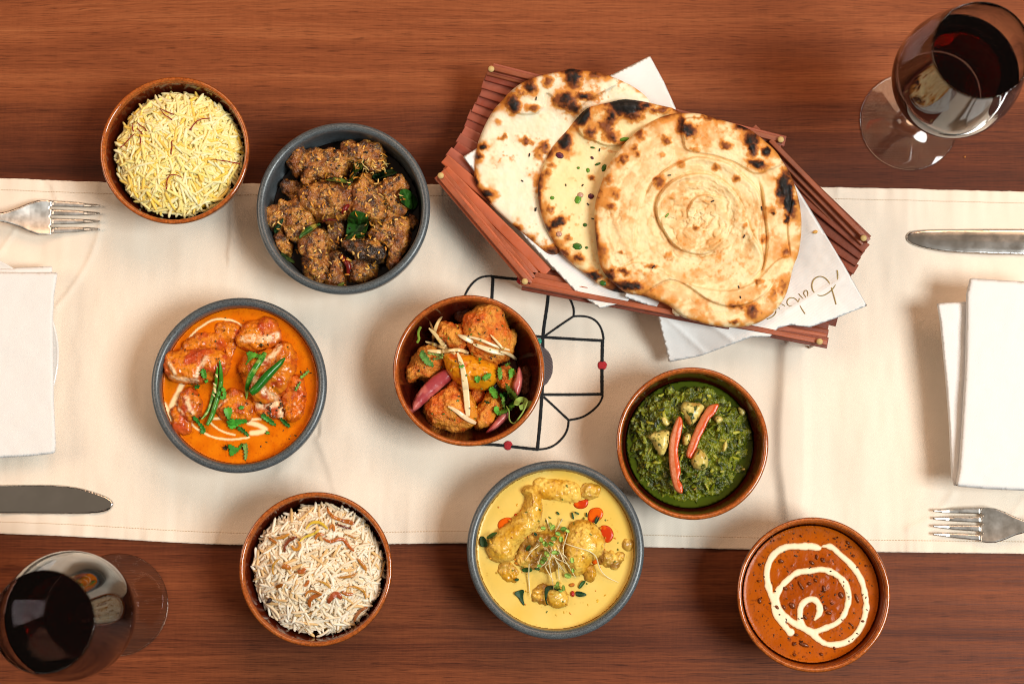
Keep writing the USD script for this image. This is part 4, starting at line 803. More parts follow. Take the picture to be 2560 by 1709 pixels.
# ---------------------------------------------------------------- pale yellow curry
dY = Dish(ZY, 'yellow', 'bowl of yellow curry')
def ycol(v, d=None):
    n = nz(v, 60, 3, 3); c = mixc(S(232, 194, 84), S(242, 214, 122), n * 1.4 - .2)
    return mixc(c, S(190, 140, 50), sstep(nz(v, 1100, 7, 2), .74, .8) * .5)
v, f = disc(dY.c, .0567, dY.c[2] + .0385, .0009, lambda p, d: .0003 * (nz(p, 70, 2, 2) - .5) * np.minimum(d / .004, 1) + .0010 * np.exp(-d / .0015)); dY.add(v)
vf_ = film(dY.c, dY.c[2] + .0382, .0566, dY.c[2] + .0430, .0568, 5)
obj('yellow_sauce', join([(v, f), vf_]), 'sauce_thin', col=np.vstack([ycol(v), np.repeat(S(200, 158, 82)[None], len(vf_[0]), 0)]), label='smooth pale yellow sauce filling the lower grey bowl', cat='sauce')
def ych(dark):
    def c(v, d):
        n, n2 = nz(v, 100, 3, 3), nz(v, 700, 4, 3)
        c = mixc(S(226, 168, 44), S(250, 208, 96), sstep(n, .3, .65)); c = mixc(c, S(178, 118, 34), sstep(n2, .54, .68) * .6)
        c = mixc(c, S(158, 100, 26), np.exp(-d / .0016) * sstep(n2, .35, .6) * .9)
        return mixc(c, S(140, 92, 34), dark * sstep(nz(v, 150, 8, 2), .35, .6))
    return c
YC = [('300,930 380,890 450,930 470,990 430,1070 340,1020', .034, .0075, .5, 'chicken_scrap', 'ragged chicken scrap below the drumstick in the yellow curry'), ('440,830 520,700 600,650 720,640 870,650 890,780 850,900 760,960 640,990 520,960 450,920', .034, .010, .8, 'chicken_piece', 'brownish chicken piece under the sprouts in the yellow curry'),
      ('580,1140 650,1100 720,1120 720,1270 640,1260 600,1220', .034, .007, .7, 'chicken_scrap', 'dark edge of the chicken chunk at the bottom of the yellow curry'), ('700,1150 760,1125 850,1130 882,1210 850,1265 780,1282 715,1240', .035, .0095, .1, 'chicken_piece', 'golden chicken chunk at the bottom of the yellow curry'),
      ('1140,850 1200,810 1280,820 1260,900 1200,940 1150,900', .034, .008, .9, 'chicken_scrap', 'brown chicken scrap at the right of the yellow curry'), ('1250,880 1330,830 1370,870 1310,940 1260,930', .034, .007, .9, 'chicken_scrap', 'brown chicken scrap nearest the right wall of the yellow curry'), ('1375,730 1425,730 1435,790 1385,800', .035, .005, .6, 'chicken_scrap', 'small lump against the right wall of the yellow curry'),
      ('1030,960 1080,950 1110,1000 1090,1050 1030,1010', .035, .006, .6, 'chicken_scrap', 'small chicken scrap at the lower end of the thigh in the yellow curry'),
      ('985,290 1040,240 1120,252 1142,300 1110,350 1010,345', .035, .0065, .45, 'wing_tip', 'round end of the wing at the top right of the yellow curry'), ('600,230 640,200 760,215 950,240 975,270 990,350 950,390 800,370 690,350 620,290', .034, .0085, 0, 'chicken_wing', 'ridged chicken wing at the top of the yellow curry'),
      ('500,290 580,262 610,300 640,360 640,480 620,600 560,650 480,720 430,800 390,880 310,900 240,870 210,790 230,690 300,640 400,580 500,480 540,400 552,330', .034, .014, .1, 'chicken_drumstick', 'chicken drumstick slanting across the left of the yellow curry'),
      ('885,700 925,595 1000,558 1080,568 1150,640 1187,760 1150,840 1060,890 1010,985 930,1005 880,900', .034, .016, 0, 'chicken_thigh', 'plump smooth chicken thigh right of centre in the yellow curry')]
for i, (o, z, h, dk, nm, lab) in enumerate(YC):
    lump(dY, nm, o, dY.c[2] + z, h, 'glossy', ych(dk), lab, 'chicken', 'chicken pieces in the yellow curry', amps=((.0018, 110, 1), (.0008, 420, 2), (.0003, 1100, 3)) if dk < .3 else ((.0026, 130, 1), (.0014, 420, 2)), res=.0006, prof=.42, grow=.0024, seed=300 + i)
for o, lab in (('280,600 300,540 380,512 430,545 385,600 320,637', 'orange oil spot left of the drumstick'), ('920,400 1000,375 1065,358 1052,440 960,452', 'orange oil spot below the chicken wing'), ('1050,560 1060,450 1150,428 1192,470 1180,530 1110,572', 'red orange oil spot above the thigh'), ('1150,600 1200,580 1260,610 1282,680 1240,742 1180,725', 'largest red orange oil spot, right of the thigh'),
               ('1085,880 1140,838 1155,900 1100,932', 'orange oil spot beside the brown scraps at the right'), ('420,500 445,480 465,505 445,528', 'small round orange oil spot above the drumstick'), ('472,462 485,448 498,462 485,476', 'tiny orange oil dot above the drumstick'), ('1160,790 1210,785 1200,815 1160,820', 'thin orange oil streak right of the thigh')):
    o = chaikin(dY.V(o, dY.c[2] + .039)[:, :2], 2); pts, tr, nb, d = tri_poly(o, .0007)
    z = np.maximum(dY.top(pts[:, 0], pts[:, 1]), dY.c[2] + .0386); z = dY.c[2] + .0387 + .0005 * np.minimum(d / .0015, 1) + 0 * z
    v, f = two_sided(pts, tr, nb, z, z - .0006)
    obj('oil_spot', (v, f), 'sauce_thin', col=mixc(S(228, 98, 10), S(206, 60, 16), sstep(nz(v, 250, 3, 3), .42, .6)), label=lab + ' in the yellow curry', cat='oil spot', group='orange oil spots on the yellow curry')
m_, c_ = scatter(dY, 90, '300,250 900,180 1250,350 1400,800 1250,1200 800,1400 350,1200 180,800', (.0008, .0024), (.0004, .0009), [S(226, 160, 30), S(236, 186, 60), S(206, 130, 30), S(110, 120, 40)], 58, h=.0003, lift=0)
obj('fat_droplets', m_, 'glossy', col=c_, label='tiny golden fat droplets and specks floating on the yellow sauce', cat='fat droplets', kind='stuff')
D1, D2 = S(24, 58, 28), S(46, 84, 34)
for o, c in (('130,690 165,680 190,720 205,768 140,775', D1), ('188,690 240,650 290,645 260,675 205,705', D2), ('418,1165 470,1145 517,1135 500,1200 520,1285 490,1250 465,1205', D1), ('950,1155 1000,1155 1055,1180 1020,1195 965,1198', D1), ('975,1120 1005,1065 1042,1060 1030,1085 990,1132', D2), ('430,1045 465,1040 468,1060 440,1065', D1), ('485,960 560,945 590,980 510,990', D2), ('590,955 650,950 640,975', D2),
             ('690,1110 760,1095 830,1130 815,1150 750,1125 715,1145 700,1230 720,1270 700,1260 685,1180', D1), ('785,475 800,470 818,495 808,500', D2), ('915,475 930,480 942,540 928,530', D2), ('930,465 985,485 980,500', D2), ('1110,560 1135,510 1165,510 1130,580', D1), ('1040,480 1050,478 1055,520 1045,515', D2), ('520,790 560,750 570,770 545,810', D2), ('595,645 625,660 620,680 600,672', D1), ('830,530 842,545 830,560', D1)):
    x, y = dY.V(o, .05)[:, :2].mean(0)
    leaf(dY, o, c, auto(dY, 'dark green curry leaf piece', x, y), 'curry leaf', 'curry leaf pieces in the yellow curry', 'curry_leaf', curl=.0012, col2=c * 1.6)
lump(dY, 'chilli_piece', '905,1160 930,1140 948,1170 935,1200 910,1190', dY.c[2] + .039, .0016, 'glossy', lambda v, d: np.repeat(S(190, 34, 30)[None], len(v), 0), 'small bright red chilli piece at the bottom of the yellow curry', 'chilli', 'red chilli pieces in the yellow curry', amps=())
lump(dY, 'chilli_piece', '890,1090 940,1075 945,1105 905,1115', dY.c[2] + .039, .0014, 'glossy', lambda v, d: mixc(S(190, 34, 30), S(220, 150, 40), nz(v, 600, 2, 2)), 'seedy red chilli piece below the sprouts in the yellow curry', 'chilli', 'red chilli pieces in the yellow curry', amps=())
SP = ['705,528 720,580 745,640', '842,530 815,580 780,640', '885,650 862,720 845,800 870,900', '640,730 600,780 560,830 522,885', '650,750 600,785 550,815', '660,830 640,890 622,950', '720,850 700,900 660,935 620,935', '718,880 738,980 768,1140', '690,935 725,1000 765,1060', '800,800 850,870 900,950 955,1035', '860,740 930,765 1000,785 1080,815 1120,850 1150,930 1190,1000 1250,1045 1322,1076', '830,820 870,860 905,905', '780,880 820,930 862,985', '555,915 552,1000 556,1100 568,1200', '740,770 770,850 800,920 835,965', '800,900 808,980 812,1055', '700,780 760,850 850,900 900,930', '790,760 830,850 850,900', '760,800 720,900 690,940']
SL = [('675,612', 20), ('755,605', 24), ('735,580', 18), ('850,620', 26), ('880,635', 18), ('800,660', 22), ('765,700', 24), ('825,705', 24), ('655,710', 22), ('690,745', 26), ('740,745', 22), ('705,830', 26), ('685,870', 24), ('665,895', 22), ('765,815', 22), ('918,882', 22), ('885,1018', 28), ('925,970', 18), ('795,1082', 18), ('790,1110', 24), ('845,1118', 20), ('820,1140', 18), ('640,930', 18), ('790,820', 20)]
ends = np.array([dY.V(q, .05)[[0, -1]][:, :2] for q in SP]); kids = {i: [] for i in range(len(SP))}
for c, r in SL:
    w = dY.V(c, .05)[0, :2]; kids[int(np.linalg.norm(ends - w, axis=2).min(1).argmin())].append((P(c)[0], r))
for i, path in enumerate(SP):
    w = dY.V(path, .05)[:, :2].mean(0)
    g = thing('sprout', [w[0], w[1], dY.c[2] + .045], auto(dY, 'thin white stemmed sprout', *w), 'sprout', 'sprouts on the yellow curry')
    strand(dY, 'stem', path, .00045, .00042, 'glossy', S(240, 226, 178), None, None, parent=g, lift=.0012 + .0004 * (i % 4), taper=(.8, .5), seg=6, rigid=.75)
    for c, r in kids[i]:
        rs = np.random.RandomState(int(c[0])); a = rs.rand() * 6.28
        t = np.linspace(0, 2 * np.pi, 10, endpoint=False); e = np.c_[np.cos(t) * r * 1.1, np.sin(t) * r * .8]; e = e @ np.array([[math.cos(a), math.sin(a)], [-math.sin(a), math.cos(a)]]) + c
        leaf(dY, e, mixc(S(104, 156, 62), S(170, 200, 96), np.array([rs.rand()]))[0], '', None, None, 'leaf', lift=.0022 + .001 * rs.rand(), curl=.0015, parent=g)

# ---------------------------------------------------------------- brown lentils
dD = Dish(ZD, 'dal', 'bowl of brown lentils')
def dcol(v, d=None):
    n, n2 = nz(v, 70, 3, 3), nz(v, 700, 4, 3)
    c = mixc(S(172, 78, 1), S(190, 92, 3), n * 1.6 - .3); c = mixc(c, S(150, 60, 4), sstep(np.hypot(*(v[:, :2] - dD.c[:2] - [.002, .003]).T), .036, .016) * .6)
    return mixc(c, S(92, 42, 18), sstep(n2, .64, .76) * .6)
v, f = disc(dD.c, .0487, dD.c[2] + .0395, .0007, lambda p, d: (.0008 * (nz(p, 260, 2, 3) - .45)) * sstep(d, .010, .024) + .0008 * np.exp(-d / .0014)); dD.add(v)
obj('lentil_stew', (v, f), 'sauce', col=dcol(v), label='thick brown lentil stew filling the lower right brown bowl', cat='lentil stew')
def ringy(path, w, name_path):
    p = curve(dD.V(path, dD.c[2] + .040)[:, :2], step=.0007); t = np.linspace(0, 1, len(p))
    ww = dD.V.d(w) / 2 * (1.12 + .8 * (nz(np.c_[p, np.full(len(p), w)], 260, 4, 3) - .5)); ww *= np.clip(np.minimum(t, 1 - t) * 30 + .5, 0, 1)
    return LineString(p).buffer(1e-5), p, ww
polys = []
for s, w in (('845,345 760,325 650,325 530,330 440,370 380,430 345,510 333,600 348,700 375,790 405,860 412,940 440,1010 500,1080 555,1150', 68), ('868,325 950,330 1010,380 1100,460 1180,550 1238,650 1272,780 1285,900 1265,1010 1240,1080 1190,1160 1110,1230 1000,1262 900,1255 820,1205 760,1150 640,1085 540,1020 470,950 430,860 432,780 470,710 560,620 640,570 740,560 840,545 940,565 1030,620 1095,710 1115,820 1095,920 1050,1010 980,1070 880,1110 780,1140 700,1110 660,1050 650,970 665,890 720,840 780,830 830,880 835,960 790,1025', 64)):
    _, p, ww = ringy(s, w, 0)
    polys.append(shapely.union_all([shapely.Point(a).buffer(b, 6) for a, b in zip(p, ww)]))
polys.append(shapely.Point(dD.V('560,1145', dD.c[2] + .04)[0, :2]).buffer(.0034))
sw = shapely.union_all(polys).buffer(-.0002).simplify(.0001)
def tri_holes(pg, res, seed=0):
    rings = [pg.exterior] + list(pg.interiors); b = []
    for r in rings:
        n = max(8, int(r.length / res)); b += [r.interpolate(i / n, normalized=True).coords[0] for i in range(n)]
    b = np.array(b); x0, y0, x1, y1 = pg.bounds; gx, gy = np.meshgrid(np.arange(x0, x1, res), np.arange(y0, y1, res)); g = np.stack([gx.ravel(), gy.ravel()], 1) + np.random.RandomState(seed).uniform(-.15, .15, (gx.size, 2)) * res
    g = g[shapely.contains_xy(pg, g[:, 0], g[:, 1])]; d = shapely.distance(shapely.points(g), pg.boundary); g, d = g[d > res * .55], d[d > res * .55]
    pts = np.vstack([b, g]); tr = Delaunay(pts).simplices; c = pts[tr].mean(1); tr = tr[shapely.contains_xy(pg, c[:, 0], c[:, 1])]
    a = pts[tr]; ar = cr2(a[:, 1] - a[:, 0], a[:, 2] - a[:, 0]); k = np.abs(ar) > 1e-14; tr, ar = tr[k], ar[k]; tr[ar < 0] = tr[ar < 0][:, ::-1]
    return pts, tr, len(b), np.r_[np.zeros(len(b)), d]
if sw.geom_type != 'Polygon': sw = max(sw.geoms, key=lambda g: g.area)
pts, tr, nb, d = tri_holes(sw, .00055)
z = dD.top(pts[:, 0], pts[:, 1], .0009); z = dD.c[2] + .0396 + .6 * (z - dD.c[2] - .0395) + .0004 * np.sqrt(np.minimum(d / .0018, 1))
v, f = two_sided(pts, tr, nb, z, z - np.r_[np.zeros(nb), np.full(len(pts) - nb, .0012)]); dD.add(v)
dd = np.r_[d, d[nb:]]
obj('cream_swirl', (v, f), 'cream', col=mixc(S(204, 112, 16), S(250, 234, 198, .9), sstep(dd + .0012 * (nz(v, 420, 3, 3) - .5), -.0002, .0016) ** .7), label='spiral of white cream drizzled on the brown lentils', cat='cream')
BE = [('690,1265', 58, 26, 20), ('1045,790', 40, 32, 60), ('470,465', 34, 24, 10), ('765,480', 34, 22, 40), ('870,455', 34, 24, 50), ('660,700', 60, 20, 60), ('880,730', 44, 24, 80), ('575,890', 44, 34, 45), ('925,960', 36, 22, 10), ('1195,820', 56, 20, 70), ('265,845', 34, 22, 80), ('1110,290', 30, 20, 40), ('1130,330', 26, 18, 10), ('430,905', 30, 20, 50), ('510,725', 30, 22, 30), ('500,905', 30, 20, 70), ('810,425', 34, 16, 80), ('1250,1040', 24, 18, 10), ('855,1355', 26, 20, 30), ('980,1295', 26, 18, 60), ('615,1170', 28, 20, 0), ('955,870', 26, 18, 20), ('1140,1070', 40, 12, 40), ('1160,415', 22, 18, 0), ('985,250', 20, 16, 0), ('265,500', 24, 16, 40), ('255,655', 22, 16, 10), ('600,1360', 24, 18, 20), ('590,1255', 18, 26, 0), ('740,680', 30, 22, 0), ('800,650', 28, 18, 50), ('890,910', 34, 26, 80), ('700,1000', 34, 18, 60), ('1285,510', 20, 14, 0), ('660,225', 22, 14, 30)]
for s, a, b, an in BE:
    c = P(s)[0]; t = np.linspace(0, 2 * np.pi, 9, endpoint=False); an = math.radians(an); e = np.c_[np.cos(t) * a, np.sin(t) * b] @ np.array([[math.cos(an), math.sin(an)], [-math.sin(an), math.cos(an)]]) + c
    x, y = dD.V(e, .045)[:, :2].mean(0)
    lump(dD, 'bean', e, dD.c[2] + .0385, .0026, 'glossy', lambda v, d: mixc(S(84, 36, 20), S(150, 76, 30), nz(v, 500, 3, 2)), auto(dD, 'dark shiny bean', x, y), 'bean', 'beans in the brown lentils', amps=((.0003, 500, 1),), res=.0006)
m_, c_ = scatter(dD, 120, '400,180 900,160 1250,320 1390,700 1330,1100 1000,1380 600,1400 250,1100 180,700', (.0008, .002), (.0003, .0007), [S(80, 40, 18), S(110, 52, 20), S(60, 34, 20)], 48, lift=0)
obj('lentil_specks', m_, 'glossy', col=c_, label='dark lentil skins speckling the brown stew', cat='lentils', kind='stuff')

# ---------------------------------------------------------------- slatted bread basket
A_, B_, C_, D_, E_, F_ = (P(s)[0] for s in ('1225,170', '1098,440', '1318,700', '2062,856', '2168,600', '1955,352'))
bk = thing('bread_basket', at([[1600, 500]], 0)[0], 'reddish brown slatted wooden basket fanned at both ends, holding the breads', 'basket')
def slat_col(seed, light):
    def c(v):
        n = nz(v * [1, 1, 3] @ np.array([[math.cos(.5), -math.sin(.5), 0], [math.sin(.5), math.cos(.5), 0], [0, 0, 1]]).T * [.12, 2.2, 1], 160, seed, 3)
        return mixc(S(*light) * .55, S(*light) * 1.25, n * 1.5 - .25)
    return c
ztopB, zlow = .043, .006
def slat(p0, z0, p1, z1, w, h, seed, light):
    a, b = at([p0], z0)[0], at([p1], z1)[0]; t = np.linspace(0, 1, 8)[:, None]
    path = a + (b - a) * t
    v, f = sweep(path, w, h, 12, .3)
    obj('slat', (v, f), 'slat', bk, col=slat_col(seed, light)(v), smooth=35)
rs = np.random.RandomState(9)
N = 15
for i in range(N):
    t = i / (N - 1.0); p0 = A_ + (B_ - A_) * t; p1 = F_ + (C_ - F_) * t
    dz = abs(2 * t - 1) ** 1.3; z0 = .027 + (ztopB - .029) * dz; z1 = .014 + (ztopB - .016) * abs(2 * t - 1) ** 1.6
    dirv = (p1 - p0) / np.linalg.norm(p1 - p0)
    p0 = p0 - dirv * rs.uniform(-7, 7) ; p1 = p1 + dirv * 8
    light = (196, 98, 58) if i >= N - 3 else [(156, 78, 56), (148, 66, 46), (170, 88, 66)][i % 3]
    slat(p0, z0, p1, z1, .0040, .0014, 20 + i, light)
for i in range(N):
    t = i / (N - 1.0); s0, e0 = P('1880,322')[0], P('1306,712')[0]; p0 = s0 + (e0 - s0) * t; p1 = E_ + (D_ - E_) * t
    dz = abs(2 * t - 1) ** 1.3; z1 = .026 + (ztopB - .028) * dz; z0 = .008 + (ztopB - .014) * abs(2 * t - 1) ** 1.6
    dirv = (p1 - p0) / np.linalg.norm(p1 - p0)
    p1 = p1 + dirv * rs.uniform(-10, 8)
    slat(p0, z0 - .003 if t < .9 else z0, p1, z1, .0040, .0014, 60 + i, [(140, 66, 42), (150, 72, 46), (132, 60, 38)][i % 3])
# long side rims stacked of thin laths
for (p0, p1), n, sd in (((A_, F_), 3, 1), ((B_, C_ + [6, 6]), 4, 2), ((P('1302,708')[0], D_), 4, 3), ((P('1925,352')[0], E_), 4, 4)):
    dv = (p1 - p0) / np.linalg.norm(p1 - p0); nv = np.array([-dv[1], dv[0]]); inward = np.sign(nv @ (np.array([1640, 500]) - (p0 + p1) / 2)) * nv
    for k in range(n):
        a, b = p0 + inward * 13 * k - dv * 3 * k, p1 + inward * 13 * k + dv * (4 - 5 * k) * (1 if sd != 1 else .3)
        slat(a, ztopB + .001 - .0048 * k, b, ztopB + .001 - .0048 * k, .0026 if k else .0020, .0026, 90 + 7 * sd + k, (178, 92, 56) if sd in (2, 3) else (160, 84, 52))
for i, q in enumerate((A_ + [3, 4], B_ + [4, 0], C_ + [-6, 4], D_ + [-14, -2], E_ + [-10, -4], F_ + [-4, -2])):
    c = at([q], ztopB + .004)[0]; c0 = c.copy(); c0[2] = .0035
    pin = sweep(np.array([c0, (c0 + c) / 2, c]), .0011, .0011, 8)
    p = obj('corner_rod', pin, 'slat', bk, col=S(150, 110, 70))
    kn = join([sweep(curve(np.array([c + [0, 0, .0002], c + [0, 0, .0016], c + [0, 0, .003]]), 5), np.array([.0013, .0023, .0024, .002, .0008]), None, 10)])
    obj('knot', kn, 'dry', p, col=S(214, 186, 124))

# ---------------------------------------------------------------- paper napkins under the bread
def draped(view, outline, ctrl, res, th, amp, seed, crease=()):
    """A paper sheet: outline in the photograph's measure with heights at control points."""
    c = np.array([[float(a) for a in q.split(',')] for q in ctrl.split()])
    cp = view.px(c[:, :2]); rb = RBFInterpolator(cp, c[:, 2], kernel='thin_plate_spline', smoothing=1e-6)
    o = view.px(outline); pts, tr, nb, d = tri_poly(o, res)
    z = rb(pts) + amp * (nz(pts, 1 / 60.0, seed, 3) - .5) * 2 + amp * .4 * (nz(pts, 1 / 22.0, seed + 3, 2) - .5)
    for s, a, w in crease:
        dd = shapely.distance(shapely.points(pts), LineString(view.px(s))); z = z + a * np.exp(-(dd / w) ** 1.2)
    w = at(pts, z)
    v, f = two_sided(w[:, :2], tr, nb, w[:, 2], w[:, 2] - np.r_[np.zeros(nb), np.full(len(pts) - nb, th)])
    def surf(p, lift=.0003):
        zz = rb(p) + amp * (nz(p, 1 / 60.0, seed, 3) - .5) * 2 + amp * .4 * (nz(p, 1 / 22.0, seed + 3, 2) - .5)
        return at(p, zz + lift)
    return (v, f), surf
n1 = thing('paper_napkin', at([[1440, 420]], 0.03)[0], 'white embossed paper napkin under the first bread, one corner pointing up', 'napkin', 'paper napkins in the bread basket')
m_, _ = draped(ZO, '1540,182 1625,140 1660,205 1690,272 1640,420 1600,640 1572,752 1500,771 1440,730 1320,604 1240,500 1157,392 1190,372 1300,300 1420,240', '1625,140,.051 1540,182,.050 1690,272,.050 1157,392,.040 1190,372,.038 1500,771,.047 1320,604,.038 1572,752,.046 1440,420,.030 1600,640,.030 1350,480,.029 1500,300,.028', 6, .0006, .0006, 3, [('1320,604 1500,771', .0, 3)])
obj('sheet', m_, 'paper', n1)
n2 = thing('paper_napkin', at([[1850, 650]], 0.03)[0], 'white paper napkin with gold lettering hanging over the right end of the basket', 'napkin', 'paper napkins in the bread basket')
m_, surf2 = draped(ZO, '1560,742 1640,770 1672,905 1750,890 1880,842 1925,842 1945,820 1975,812 2025,818 2090,795 2168,764 2110,662 2046,556 1996,475 1950,405 1920,395 1800,420 1640,560', '1560,742,.050 1672,905,.016 1750,890,.022 1880,842,.044 1945,820,.046 2025,818,.046 2168,764,.050 2110,662,.051 2046,556,.049 1996,475,.048 1930,400,.046 1800,420,.028 1640,560,.026 1900,700,.034 1990,620,.038 2060,720,.044 1780,800,.040', 6, .0006, .0014, 8,
                   [('1640,770 1760,880', .0012, 4), ('1760,800 1830,850', .0015, 5), ('1960,780 2100,700', .0012, 6)])
obj('sheet', m_, 'paper', n2)
for s, w in (('1440,750 1445,800 1425,875 1365,945 1290,972 1240,945 1220,885 1240,828 1300,805 1350,832 1385,895 1410,970 1430,1048', 9), ('1105,955 1130,985 1162,1005 1165,985 1148,950 1172,925 1182,940 1180,978', 7), ('1160,1130 1110,1050 1068,995 1030,992 1003,1022 1015,1056 1060,1058 1098,1030 1110,995', 8), ('985,1062 958,1045', 7), ('930,1075 940,1086', 6), ('828,1176 880,1152 900,1130 908,1105', 7)):
    p = curve(ZN3.px(s), step=1.5); q = surf2(p, .0004)
    obj('gold_lettering', sweep(q, ZN3.d(w) / 2, .0003, 6), 'gold_ink', n2)

# ---------------------------------------------------------------- breads
CRM, GLD, BRN, DRK, BLK = S(252, 240, 214, .95), S(228, 150, 66), S(140, 74, 32), S(66, 34, 20), S(26, 22, 20)
def bread(name, label, view, outline, ctrl, th, spots, flaps=(), creases=(), edge_brown=.5, base=CRM, seed=0, dust=0, res=.00062, wave=.0022, group='flat breads in the basket', flaky=None):
    zc = np.array([[float(a) for a in q.split(',')] for q in ctrl.split()])
    rb = RBFInterpolator(view.px(zc[:, :2]), zc[:, 2], kernel='thin_plate_spline', smoothing=1e-6)
    o = chaikin(view.px(outline), 2)
    sc = .00029
    k = 1.0 / sc
    pts, tr, nb, d = tri_poly(o, res * k, seed)     # photograph measure, then set down at each point's height
    P3 = np.c_[pts * sc, np.zeros(len(pts))]; dm = d * sc
    jit = (np.c_[nz(P3, 350, seed + 1, 3), nz(P3, 350, seed + 2, 3)] - .5) * 22 / view.k * 2.4
    q = (pts + jit - view.o) * view.k
    char = np.zeros(len(pts)); blis = np.zeros(len(pts)); halo = np.zeros(len(pts))
    for x, y, rx, ry, s, *an in spots:
        an = math.radians(an[0]) if an else 0
        dx, dy = q[:, 0] - x, q[:, 1] - y; dx, dy = dx * math.cos(an) + dy * math.sin(an), -dx * math.sin(an) + dy * math.cos(an)
        r = np.sqrt((dx / rx) ** 2 + (dy / ry) ** 2); g = np.exp(-(r * .85) ** 2.4)
        char = np.maximum(char, s * g) if s > .5 else char + s * g; blis += min(s, 1) * np.exp(-r ** 2); halo = np.maximum(halo, .34 * min(s, 1.1) * np.exp(-(r / 2.1) ** 2))
    z = th * np.sqrt(np.clip(1 - (1 - np.clip(dm / (th * 1.3), 0, 1)) ** 2, 0, 1))
    z = z + .0026 * blis * np.minimum(dm / .002, 1)
    z = z + (wave * (nz(P3, 38, seed + 5, 2) - .5) + .0022 * (nz(P3, 105, seed + 6, 3) - .5) + .0004 * (nz(P3, 420, seed + 7, 2) - .5)) * np.minimum(dm / .003, 1)
    flk = np.full(len(pts), .5)
    if flaky:
        dx, dy = (q - np.array(flaky[:2])).T; r = np.hypot(dx, dy); th_ = np.arctan2(dy, dx)
        flk = meshkit.fbm(np.c_[r / 26 + 1.3 * th_ / np.pi, np.cos(th_) * 2.2, np.sin(th_) * 2.2] + 9, 3, seed + 31)
        z = z + flaky[2] * (sstep(flk, .36, .62) - .5) * sstep(dm, .004, .012) * (.35 + .65 * sstep(r, 380, 180))
    pt = shapely.points(pts); soft = np.zeros(len(pts)); ao = 0
    for poly, dz, wd in flaps:
        pg = Polygon(chaikin(view.px(poly), 2)).buffer(0); ins = shapely.contains_xy(pg, pts[:, 0], pts[:, 1]); dd = shapely.distance(pt, pg.boundary) * sc * np.where(ins, 1, -1)
        dd = dd + .0007 * (nz(P3, 420, seed + 11, 2) - .5)
        z = z + dz * sstep(dd, -.0003, .0010) * (1 - .35 * sstep(dd, .001, wd))
    for path, dep, wd, step in creases:
        c = curve(view.px(path), step=3); kd = cKDTree(c); dd, i = kd.query(pts); t = np.gradient(c, axis=0)[i]
        side = ((pts[:, 0] - c[i, 0]) * t[:, 1] - (pts[:, 1] - c[i, 1]) * t[:, 0]) / np.maximum(np.linalg.norm(t, axis=1), 1e-9) * sc
        dd = dd * sc; endf = 1 - 0 * dd
        e0 = np.minimum(np.linalg.norm(pts - c[0], axis=1), np.linalg.norm(pts - c[-1], axis=1)) * sc; endf = np.where((i == 0) | (i == len(c) - 1), np.exp(-(dd / .0006) ** 2), 1) * sstep(e0, 0, .014)
        side2 = side + .0003 * (nz(P3, 700, seed + 13, 2) - .5)
        z = z + endf * (1.5 * step * sstep(side2, -.0005, .0009) * np.exp(-np.maximum(side, 0) / (wd * .5)) * np.exp(-(dd / .0075) ** 2) - 1.3 * dep * np.exp(-(side2 / .0013) ** 2) * (dd < .003) + .25 * step * np.exp(-np.maximum(-side, 0) / (wd * .6)) * sstep(side, .0002, -.0006) * np.exp(-(dd / .006) ** 2) * -1)
    zb = rb(pts)
    w = at(pts, zb + z)
    mid = np.percentile(z, 60)
    low = zb - .0012 - .0012 * np.minimum(dm / .004, 1) 
    wl = at(pts[nb:], low[nb:]); mp = np.r_[np.arange(nb), np.arange(len(pts), 2 * len(pts) - nb)]
    v = np.vstack([w, wl]); f = np.vstack([tr, mp[tr][:, ::-1]])
    n1_, n2_, n3_ = nz(P3, 110, seed + 21, 3), nz(P3, 420, seed + 22, 3), nz(P3, 60, seed + 23, 2)
    c = np.maximum(char * (.72 + .56 * n2_), halo) + edge_brown * np.exp(-dm / .0045) * sstep(n1_, .30, .68) + .22 * sstep(n2_, .52, .72) * sstep(n3_, .35, .7) + .16 * sstep(n1_, .55, .75)
    col = mixc(base, base * [.98, .90, .76], n1_ * 1.3 - .25)
    if dust: col = mixc(col, S(232, 178, 112), sstep(n1_ * .45 + n2_ * .3 + flk * .25, .42, .60) * dust * (.45 + .55 * sstep(n3_, .3, .7)))
    col = mixc(col, GLD, sstep(c, .12, .42)); col = mixc(col, BRN, sstep(c, .42, .78)); col = mixc(col, DRK, sstep(c, .78, 1.02)); col = mixc(col, BLK, sstep(c + (n2_ - .5) * .5, 1.05, 1.28))
    m = obj(name, (v, f), 'bread', col=np.vstack([col, col[nb:] * .9]), label=label, cat='bread', group=group)
    return w
